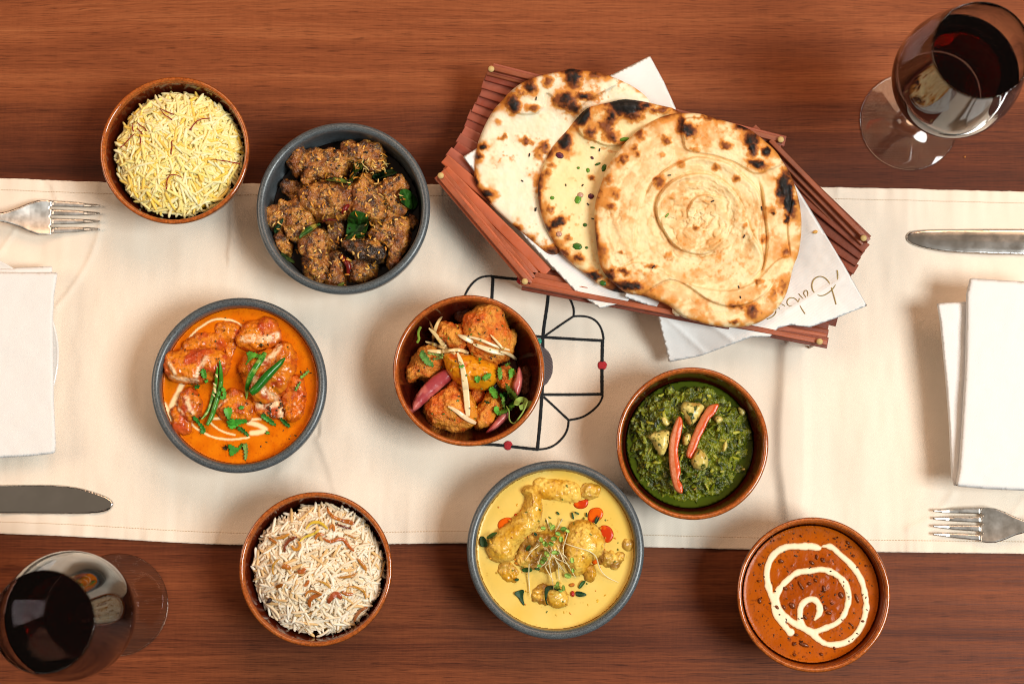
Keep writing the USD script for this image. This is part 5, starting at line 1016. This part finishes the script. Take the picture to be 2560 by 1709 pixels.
W1 = bread('flat_bread', 'plain blistered flat bread lowest in the basket, at the left', ZN1, '275,760 288,600 330,480 400,350 460,290 510,230 600,165 700,130 800,108 850,100 890,85 930,82 970,95 1050,96 1150,126 1250,165 1340,215 1430,290 1460,420 1300,700 1000,1000 870,1180 835,1290 790,1305 740,1290 640,1200 500,1080 400,990 325,900 275,820',
    '275,760,.038 330,480,.039 510,230,.046 850,100,.051 1150,126,.052 1430,290,.050 1300,700,.036 835,1290,.036 640,1200,.036 325,900,.037 700,700,.036 1000,1000,.035', .0042,
    [(640, 210, 38, 42, 1.0, -30), (535, 318, 40, 55, 1.3), (655, 340, 50, 26, .85), (570, 240, 30, 26, .7), (760, 165, 36, 40, .8), (925, 150, 55, 75, 1.0), (865, 285, 70, 60, 1.15), (990, 262, 75, 26, 1.0), (920, 330, 40, 40, 1.2), (1050, 130, 45, 26, .6), (465, 530, 24, 20, .75), (610, 555, 56, 22, .62, 15), (735, 595, 32, 44, .9), (435, 690, 70, 60, .22), (330, 590, 26, 20, 1.2), (310, 660, 26, 22, .85), (350, 903, 36, 20, 1.05), (360, 948, 26, 18, .95), (420, 910, 34, 30, .42), (286, 810, 16, 36, .8), (790, 1272, 50, 36, .95), (430, 430, 36, 22, .35), (695, 830, 26, 56, .6), (640, 770, 44, 36, .25), (650, 1180, 44, 26, .3), (560, 1125, 50, 22, .4), (690, 640, 26, 40, .6), (540, 660, 40, 30, .12)],
    flaps=[('520,235 600,150 700,115 850,85 930,65 1050,80 1160,112 1235,172 1150,225 1062,266 1000,310 960,342 905,376 868,345 830,322 800,330 800,290 770,250 740,250 745,310 700,375 640,385 560,385 490,340 470,300', .0030, .02)], edge_brown=.55, seed=100)
W2 = bread('flat_bread', 'flat bread with chopped onion and herbs, between the other two breads', ZN1, '690,860 705,780 740,680 790,590 860,500 950,400 1000,350 1040,328 1160,303 1230,285 1280,282 1400,300 1500,325 1600,345 1800,520 1850,900 1700,1300 1400,1560 1300,1548 1200,1545 1100,1500 1000,1420 880,1330 800,1230 735,1100 695,970',
    '690,860,.043 860,500,.042 1040,328,.051 1280,282,.055 1600,345,.054 1800,520,.038 1850,900,.036 1400,1560,.044 1100,1500,.043 800,1230,.042 1100,900,.041 1300,600,.042', .0045,
    [(1275, 335, 90, 46, 1.45, 5), (985, 398, 34, 56, 1.2, 20), (875, 565, 40, 46, 1.2), (1035, 510, 36, 40, .85), (1170, 400, 40, 56, .75), (1180, 530, 44, 40, .95), (1310, 392, 60, 34, .95), (1400, 325, 50, 22, .85), (820, 1090, 54, 26, 1.15, -25), (770, 1000, 26, 26, .6), (960, 1318, 36, 22, .9), (890, 1190, 24, 18, .6), (1065, 1440, 40, 26, 1.0), (780, 712, 26, 18, .6), (760, 760, 26, 18, .5), (1045, 797, 20, 14, .85), (1190, 1480, 70, 36, .75), (1480, 355, 60, 22, .8), (1100, 440, 80, 40, .3), (700, 900, 16, 60, .5), (1130, 470, 40, 30, .5), (870, 1280, 26, 20, .5)],
    flaps=[('945,440 1000,350 1040,310 1160,285 1280,262 1400,280 1600,325 1490,405 1400,470 1290,560 1190,592 1110,585 1060,555 1000,545 950,490', .0034, .02)], edge_brown=.95, base=S(250, 230, 178, .94), seed=140)
FLAT = ZN2
W3 = bread('layered_flat_bread', 'round layered flat bread with spiral folds, topmost in the basket', ZN2, '120,700 130,620 155,550 200,420 270,310 350,220 450,140 560,85 620,66 680,60 760,58 820,64 900,92 1010,120 1130,158 1230,238 1310,310 1355,385 1400,450 1440,560 1470,690 1475,830 1455,985 1422,1050 1400,1150 1370,1260 1300,1360 1200,1430 1080,1462 920,1455 780,1420 690,1392 640,1345 610,1320 520,1280 430,1250 330,1240 260,1185 190,1120 150,1040 132,900 122,800',
    '120,700,.051 270,310,.054 680,60,.058 1130,158,.055 1400,450,.052 1475,830,.048 1300,1360,.049 920,1455,.050 520,1280,.051 190,1120,.051 760,760,.0525 1000,1000,.052 600,900,.0525', .0045,
    [(730, 165, 66, 40, 1.15, 15), (695, 130, 22, 44, 1.05), (1140, 232, 50, 54, 1.1, 30), (1150, 292, 30, 46, 1.28), (1248, 312, 22, 32, 1.25), (1180, 392, 64, 30, 1.22, 15), (980, 272, 40, 28, .92, 20), (780, 298, 26, 18, .6), (590, 238, 30, 30, .8), (540, 510, 38, 38, .8), (685, 395, 34, 24, .58), (915, 415, 28, 26, .72), (1050, 490, 26, 22, .65), (420, 200, 30, 36, .72), (380, 287, 22, 22, .75), (305, 360, 30, 32, .85), (405, 325, 16, 20, .7), (260, 590, 28, 34, .62), (235, 672, 34, 26, .75), (222, 490, 24, 30, .55), (350, 1182, 84, 28, 1.1, 5), (310, 1092, 40, 20, .85), (232, 1112, 36, 30, .85), (1150, 1350, 46, 48, .88, 30), (1038, 1422, 36, 16, .82), (1050, 1320, 56, 20, .62, -10), (1292, 1240, 26, 46, .62, 15), (1345, 1200, 24, 36, .52), (1205, 1155, 26, 24, .6), (600, 990, 34, 26, .4), (175, 960, 26, 50, .5), (292, 970, 16, 13, .65), (1278, 690, 36, 26, .65), (1352, 540, 36, 95, 1.5, 8), (1392, 620, 32, 95, 1.5, -4), (1380, 745, 18, 30, 1.2), (1220, 880, 22, 28, .55), (1100, 790, 24, 26, .4), (630, 600, 30, 20, .4), (790, 810, 14, 14, .55), (1285, 712, 11, 12, 1.3), (1370, 960, 26, 36, .5), (560, 330, 26, 20, .45), (130, 850, 20, 120, .5), (1090, 150, 60, 22, .7), (500, 1060, 40, 16, .7), (860, 90, 90, 12, .5), (960, 1060, 170, 100, .22), (800, 700, 90, 110, .16), (720, 1100, 60, 60, .14), (1000, 600, 50, 90, .14), (470, 760, 30, 110, .16), (1150, 900, 30, 120, .2), (1290, 900, 50, 160, .22), (900, 1290, 250, 30, .2), (450, 1110, 120, 20, .22)],
    flaps=[('700,95 760,85 900,95 1010,110 1130,145 1240,225 1320,300 1362,390 1300,420 1240,442 1180,465 1110,430 1060,392 930,345 800,322 712,305 700,250 690,180', .0030, .03), ('560,75 590,170 640,280 642,360 560,440 480,540 430,640 395,760 380,880 402,1000 340,1040 290,1065 200,1100 140,1050 110,850 130,600 250,310 450,130', .0022, .04),
           ('180,1130 230,1085 300,1055 420,1022 520,1060 640,1140 780,1190 950,1222 1080,1208 1200,1140 1300,1020 1385,985 1400,1010 1420,1150 1310,1370 1080,1480 780,1440 610,1330 430,1262 260,1200', .0024, .05)],
    creases=[('1120,775 1050,600 960,510 870,458 760,455 650,490 570,560 528,640 530,740 585,850 640,925 720,968 870,975 930,930 1010,850', .0013, .014, .0034), ('1020,630 900,600 800,600 745,660 728,720 760,790', .0009, .010, .0022), ('1110,1165 1190,1105 1225,1030 1205,950 1150,850 1120,775 1090,690', .0013, .014, .0030), ('1225,1020 1200,820 1215,690 1180,560 1090,470 1000,390 900,360 780,345 660,390 560,450 480,540 430,640', .0012, .016, .0028),
             ('1180,470 1215,560 1230,680 1250,860 1240,1000 1200,1140', .0010, .014, .0024), ('430,1255 640,1150 820,1255 960,1318 1100,1312 1250,1222 1320,1100', .0009, .016, .0020), ('1390,480 1410,640 1385,760 1390,900 1410,1060', .0008, .010, .0014)], edge_brown=.55, base=S(252, 226, 180, .94), dust=1.0, seed=180, wave=.0034, flaky=(800, 740, .0016))
class Flat:
    def __init__(s, view, W): s.V, s.W, s.t = view, W, cKDTree(W[:, :2])
    def top(s, x, y): 
        _, i = s.t.query(np.c_[np.atleast_1d(x), np.atleast_1d(y)], 6); return s.W[i, 2].max(1)
F2, F3 = Flat(ZN1, W2), Flat(ZN2, W3)
def bit(fl, name, c, a, b, an, h, col, label, cat, group):
    t = np.linspace(0, 2 * np.pi, 7, endpoint=False); an = math.radians(an); e = np.c_[np.cos(t) * a, np.sin(t) * b] @ np.array([[math.cos(an), math.sin(an)], [-math.sin(an), math.cos(an)]]) + P(c)[0]
    o = fl.V(e, .048)[:, :2]; z = fl.top(*o.mean(0))[0]
    v, f, d, up = pillow(o, z, h, .0005, .4)
    obj(name, (v, f), 'glossy', col=mixc(col * .8, col * 1.25, nz(v, 900, 3, 2)), label=label, cat=cat, group=group)
for c, a, b, an, lab in (('835,645', 30, 22, 20, 'diced purple onion below the charred blister of the middle bread'), ('1047,660', 14, 10, 40, 'tiny purple onion bit near the topmost bread, on the middle bread'), ('1040,912', 22, 20, 0, 'diced purple onion half under the topmost bread'), ('830,1162', 22, 20, 0, 'pale pinkish onion dice at the lower left of the middle bread'), ('970,905', 22, 20, 0, 'translucent onion dice at the middle of the middle bread')):
    bit(F2, 'onion_bit', c, a, b, an, .0012, S(92, 36, 62) if 'purple' in lab else S(196, 150, 130), lab, 'onion', 'onion bits on the middle bread')
for c, a, b, an, lab in (('957,725', 12, 10, 0, 'light green chive ring at the left'), ('1020,742', 14, 18, 0, 'bright green chive ring'), ('1085,700', 24, 9, -20, 'slanting green chive sliver'), ('1125,725', 16, 28, 20, 'green chive piece next to the top bread'), ('785,925', 16, 14, 0, 'pale green chive ring at the far left'), ('955,935', 24, 32, 20, 'cluster of light green chive'), ('950,1242', 34, 24, 10, 'curly green herb sprig at the lower left'), ('1118,1482', 26, 20, 0, 'green herb sprig at the bottom tip'), ('1000,1100', 16, 14, 0, 'small green chive bit'), ('1255,552', 34, 15, -10, 'bright green chive stalk under the fold'), ('1050,596', 18, 8, 10, 'green chive flake under the fold'), ('1010,1250', 12, 10, 0, 'tiny chive bit at the bottom')):
    bit(F2, 'chive_bit', c, a, b, an, .0009, S(96, 150, 44) if 'light' in lab or 'bright' in lab or 'pale' in lab else S(56, 106, 34), lab + ' of the middle bread', 'chive', 'chive bits on the middle bread')
bit(F3, 'chive_bit', '585,745', 22, 8, -50, .0008, S(120, 160, 60), 'green chive sliver on the spiral of the topmost bread', 'chive', 'chive bits on the middle bread')
vs = []
for fl, pts_ in ((F2, '1095,612 1020,965 985,840 875,840 680,995 1050,1060 650,290'), (F3, '600,487 878,655 1085,880 1060,1275 1053,1205 495,1080 1200,700'), (Flat(ZN1, W1), '590,803 680,290 675,992 637,635')):
    for q in P(pts_):
        rs = np.random.RandomState(int(q[0])); o = fl.V(q[None], .048)[0, :2]; a = rs.rand() * 3.1; l = rs.uniform(.0008, .0016); z = fl.top(*o)[0]
        vs.append(sweep(np.array([[o[0] - l * math.cos(a), o[1] - l * math.sin(a), z + .0003], [o[0], o[1], z + .0006], [o[0] + l * math.cos(a), o[1] + l * math.sin(a), z + .0003]]), .0005, .0003, 6))
obj('nigella_seeds', join(vs), 'dry', col=S(34, 28, 26), label='scattered tiny black seeds on the three breads', cat='seeds', kind='stuff')
m_ = pillow(chaikin(ZN2('625,1330 640,1300 665,1315 690,1310 708,1345 700,1375 660,1385 640,1370', .05)[:, :2], 2), .049, .003, .0006)[:2]
obj('torn_crumb', (displace(m_[0], m_[1], (.0012, 300, 2), (.0006, 800, 3)), m_[1]), 'bread', col=S(250, 232, 196, .95), label='white torn crumb at the lower edge of the topmost bread', cat='bread crumb')
m_ = pillow(chaikin(at(P('2032,578 2040,574 2046,580 2038,586 2030,584'), .046)[:, :2], 1), .0472, .0012, .0006)[:2]
obj('crumb', m_, 'bread', col=S(236, 176, 90), label='small golden crumb on the lettered paper napkin', cat='bread crumb')
m_ = pillow(chaikin(at(P('2408,392 2416,388 2414,396'), .001)[:, :2], 1), .0004, .0008, .0006)[:2]
obj('crumb', m_, 'bread', col=S(220, 140, 60), label='tiny orange crumb on the wood below the right wine glass', cat='bread crumb')

# ---------------------------------------------------------------- cutlery
def fork(name_z, pxf, label, loc):
    """pxf maps (along, across) in photograph pixels from the tine tips towards the handle."""
    fk = thing('fork', loc, label, 'fork', 'forks')
    zf = lambda s: .0075 + np.interp(s, [0, 40, 125, 175, 250, 420, 700], [-.0010, -.0028, .0015, .0050, .0110, .0120, .0020])
    def part(nm, out, dom=.0, res=2.2):
        pts, tr, nb, d = tri_poly(np.array(out, float), res)
        z = zf(pts[:, 0]) + np.interp(d, [0, 1.5, 4], [-.0004, 0, .0001]) + dom * (1 - (pts[:, 1] / 45.0) ** 2)
        w = pxf(pts, z); w2 = pxf(pts[nb:], z[nb:] - .0016)
        mp = np.r_[np.arange(nb), np.arange(len(pts), 2 * len(pts) - nb)]
        f = np.vstack([tr, mp[tr][:, ::-1]]); v = np.vstack([w, w2])
        if np.cross(w[tr[0, 1]] - w[tr[0, 0]], w[tr[0, 2]] - w[tr[0, 0]])[2] < 0: f = f[:, ::-1]
        obj(nm, (v, f), 'fork_steel', fk, smooth=True)
    for y in (-35, -13, 9.5, 32): 
        y0 = y * .88 + .5; part('tine', [(0, y0 - 2.4), (0, y0 + 2.4), (25, y0 + 4.6), (60, (y0 + y) / 2 + 6.6), (118.6, y + 7.6), (118.6, y - 7.6), (60, (y0 + y) / 2 - 6.6), (25, y0 - 4.6)])
    part('shoulder', [(119, -42.5), (135, -44), (155, -43), (180, -35), (205, -24), (235, -14), (260, -10), (260, 10), (235, 13), (205, 22), (180, 34), (155, 43), (135, 44), (119, 42.5), (119, 25), (124, 20.7), (119, 17), (119, 2), (124, -2), (119, -5.5), (119, -20), (124, -24), (119, -28)], -.0012)
    part('handle', [(260.4, -10), (330, -11), (520, -16), (660, -22), (690, -12), (690, 12), (660, 22), (520, 16), (330, 11), (260.4, 10)], .0004, 5)
fork(0, lambda p, z: at(np.c_[249 - p[:, 0] , 544.5 + p[:, 1] - p[:, 0] * .004], z), 'steel fork at the left, pointing right, above the folded napkin', at([[150, 545]], .002)[0])
fork(0, lambda p, z: at(np.c_[2333 + p[:, 0], 1306 + p[:, 1] + p[:, 0] * .045], z), 'steel fork at the lower right, pointing left, below the folded napkin', at([[2400, 1310]], .002)[0])
def knife(mirror, x0, yc, label, tilt_):
    kn = thing('table_knife', at([[x0, yc]], .002)[0], label, 'knife', 'table knives')
    o = np.array([(0, 6), (2, 16), (10, 26), (30, 33), (70, 36), (150, 37), (330, 37), (330, -33), (200, -37), (130, -36), (80, -29), (40, -17), (12, -6)], float) if not mirror else np.array([(0, -4), (4, -14), (14, -20), (60, -24), (200, -26), (330, -27), (330, 39), (200, 38), (110, 34), (60, 27), (25, 18), (5, 8)], float)
    def part(nm, out, th):
        pts, tr, nb, d = tri_poly(chaikin(out, 1), 3.0); z = .0035 + .0010 + np.interp(d, [0, 3, 14, 30], [-.0009, -.0002, 0, .0001]) * th
        sx = -1 if not mirror else 1
        g = lambda p, zz: at(np.c_[x0 + sx * p[:, 0], yc + p[:, 1] + tilt_ * p[:, 0]], zz)
        w, w2 = g(pts, z), g(pts[nb:], z[nb:] * 0 + .0032); mp = np.r_[np.arange(nb), np.arange(len(pts), 2 * len(pts) - nb)]
        f = np.vstack([tr, mp[tr][:, ::-1]])
        if sx > 0: f = f[:, ::-1]
        if np.cross(w[tr[0, 1]] - w[tr[0, 0]], w[tr[0, 2]] - w[tr[0, 0]])[2] < 0: f = np.vstack([tr[:, ::-1], mp[tr]])
        else: f = np.vstack([tr, mp[tr][:, ::-1]])
        obj(nm, (np.vstack([w, w2]), f), 'steel', kn)
    part('blade', o, 1)
    part('handle', np.array([(331, -20), (331, 20), (700, 32), (740, 20), (740, -20), (700, -32)], float), 3)
knife(False, 284, 1249, 'steel table knife at the lower left, pointing right', -.008)
knife(True, 2265, 597, 'steel table knife at the upper right, pointing left', .008)

# ---------------------------------------------------------------- plate and folded linen napkins
def plate(c_px, label):
    c = at([c_px], .012)[0]; c[2] = .0022
    v, f = lathe(np.vstack([[[0, .003], [.036, .003], [.038, 0], [.041, 0], [.043, .003]], curve(np.array([[.045, .0035], [.058, .007], [.070, .0105], [.0790, .0130]]), 10), ring_round(.0792, .0140, .0010, -.8, 2.4, 7), curve(np.array([[.078, .0146], [.068, .0122], [.056, .0085], [.044, .0058], [.030, .0052], [0, .0052]]), 14)]), 96)
    v[np.abs(v[:, 0]) < 1e-9, 0] *= 1
    obj('side_plate', (v + c, f), 'porcelain', label=label, cat='plate')
plate((-118, 894), 'white porcelain side plate under the folded napkin at the left edge')
def layer(parent, outline, z, th, rim=.0025, amp=.0014, seed=0, zs=None, name='fold', view=ZO):
    o = view.px(outline); pts, tr, nb, d = tri_poly(o, 3.6, seed); dm = d * .00029
    prof = np.sqrt(np.clip(1 - (1 - np.clip(dm / rim, 0, 1)) ** 2, 0, 1))
    zb = z + (zs(pts) if zs else 0)
    n = amp * (nz(pts, 1 / 90.0, seed, 3) - .5) * 2 + .0005 * (nz(pts, 1 / 45.0, seed + 1, 2) - .5)
    w = at(pts, zb + th * (.5 + .5 * prof) + n); lo = at(pts[nb:], (zb + th * (.5 - .5 * prof) + n)[nb:]) ; mp = np.r_[np.arange(nb), np.arange(len(pts), 2 * len(pts) - nb)]
    return obj(name, (np.vstack([w, lo]), np.vstack([tr, mp[tr][:, ::-1]])) if np.cross(w[tr[0, 1]] - w[tr[0, 0]], w[tr[0, 2]] - w[tr[0, 0]])[2] > 0 else (np.vstack([w, lo]), np.vstack([tr[:, ::-1], mp[tr]])), 'white_linen', parent)
nl = thing('folded_napkin', at([[20, 900]], .02)[0], 'folded white linen napkin on the side plate at the left edge', 'napkin', 'folded linen napkins')
layer(nl, '-300,700 -300,1130 0,1128 125,1105 124,740 120,690 0,690', .0085, .0085, seed=4)
layer(nl, '-300,676 0,672 60,668 128,665 131,668 130,690 128,800 60,860 -300,860', .0150, .0030, seed=1)
layer(nl, '-300,682 0,680 60,681 141,681 144,684 141,705 136,735 133,790 134,900 135,1000 138,1060 140,1108 138,1130 130,1134 70,1140 0,1144 -300,1150', .0180, .0038, seed=2)
nr = thing('folded_napkin', at([[2480, 950]], .03)[0], 'folded white linen napkin with a loose lower fold at the right edge', 'napkin', 'folded linen napkins')
tilt = lambda p: np.interp(p[:, 1], [690, 1000, 1225], [.004, .0, -.003])
layer(nr, '2440,730 2640,740 2640,1200 2420,1190 2410,1000', .0025, .0310, seed=5)
layer(nr, '2342,760 2350,757 2410,754 2480,752 2640,760 2640,1205 2430,1212 2384,1213 2378,1195 2372,1065 2364,956 2350,810', .0270, .0045, seed=6, zs=tilt, amp=.0012)
layer(nr, '2415,735 2424,697 2430,695 2500,700 2640,708 2640,1226 2560,1226 2470,1222 2400,1216 2389,1213 2397,1165 2402,1090 2412,920 2415,780', .0330, .0065, rim=.004, seed=7, zs=tilt, amp=.0010)

# ---------------------------------------------------------------- wine glasses
def wine_glass(base_px, label, wlabel):
    c = at([base_px], 0)[0]; c[2] = .0004
    g = thing('wine_glass', c, label, 'wine glass', 'wine glasses')
    mm = lambda a: np.array(a, float) / 1000
    foot = mm([[0, 0], [20, .1], [36, .1], [37.3, .5], [37.5, 1.0], [37.1, 1.5], [30, 2.1], [20, 3.2], [12, 4.6], [7.5, 7], [5.2, 11]])
    stem = mm([[5.2, 11], [4.2, 17], [3.7, 28], [3.5, 45], [3.6, 62], [4.1, 72], [5.0, 79]])
    outer = curve(mm([[5.0, 79], [9, 84.5], [19, 91.5], [30, 102], [38.6, 116], [42.4, 132], [41.8, 150], [38.6, 170], [35.0, 187], [32.0, 200]]), 44)
    t = .0010
    inner = curve(mm([[31.2, 200.2], [34.1, 187], [37.7, 170], [40.8, 150], [41.4, 132], [37.6, 116.8], [29.1, 103.4], [18.2, 93.2], [8, 88.2], [0, 87.2]]), 44); inner[-1, 0] = 0
    lip = mm([[31.9, 200.35], [31.6, 200.5]])
    for nm, pr in (('foot', foot), ('stem', np.vstack([stem[:1], curve(stem, 16)[1:]])), ('bowl', np.vstack([outer, lip, inner]))):
        v, f = lathe(pr, 96); obj(nm, (v + c, f), 'clear_glass' if nm == 'bowl' else 'thin_glass', g)
    lv = .141; zz = inner[:, 1]; k = zz < lv
    pr = inner[k][::-1] + 0; rr = np.interp(lv, zz[::-1], inner[::-1, 0])
    pr[:, 0] += .00025 * (pr[:, 0] > .001); pr[:, 1] -= .00025 * (pr[:, 0] < .03)
    top_ = np.array([[rr + .0003, lv + .0006], [rr - .0008, lv + .0002], [rr - .0025, lv], [rr * .5, lv], [0, lv]])
    v, f = lathe(np.vstack([pr, top_]), 96)
    obj('red_wine', (v + c, f), 'red_wine', label=wlabel, cat='wine', group='red wine in the glasses')
wine_glass((2272, 305), 'glass of red wine standing on the wood at the upper right', 'dark red wine in the upper right glass')
wine_glass((295, 1510), 'glass of red wine standing on the wood at the lower left', 'dark red wine in the lower left glass')
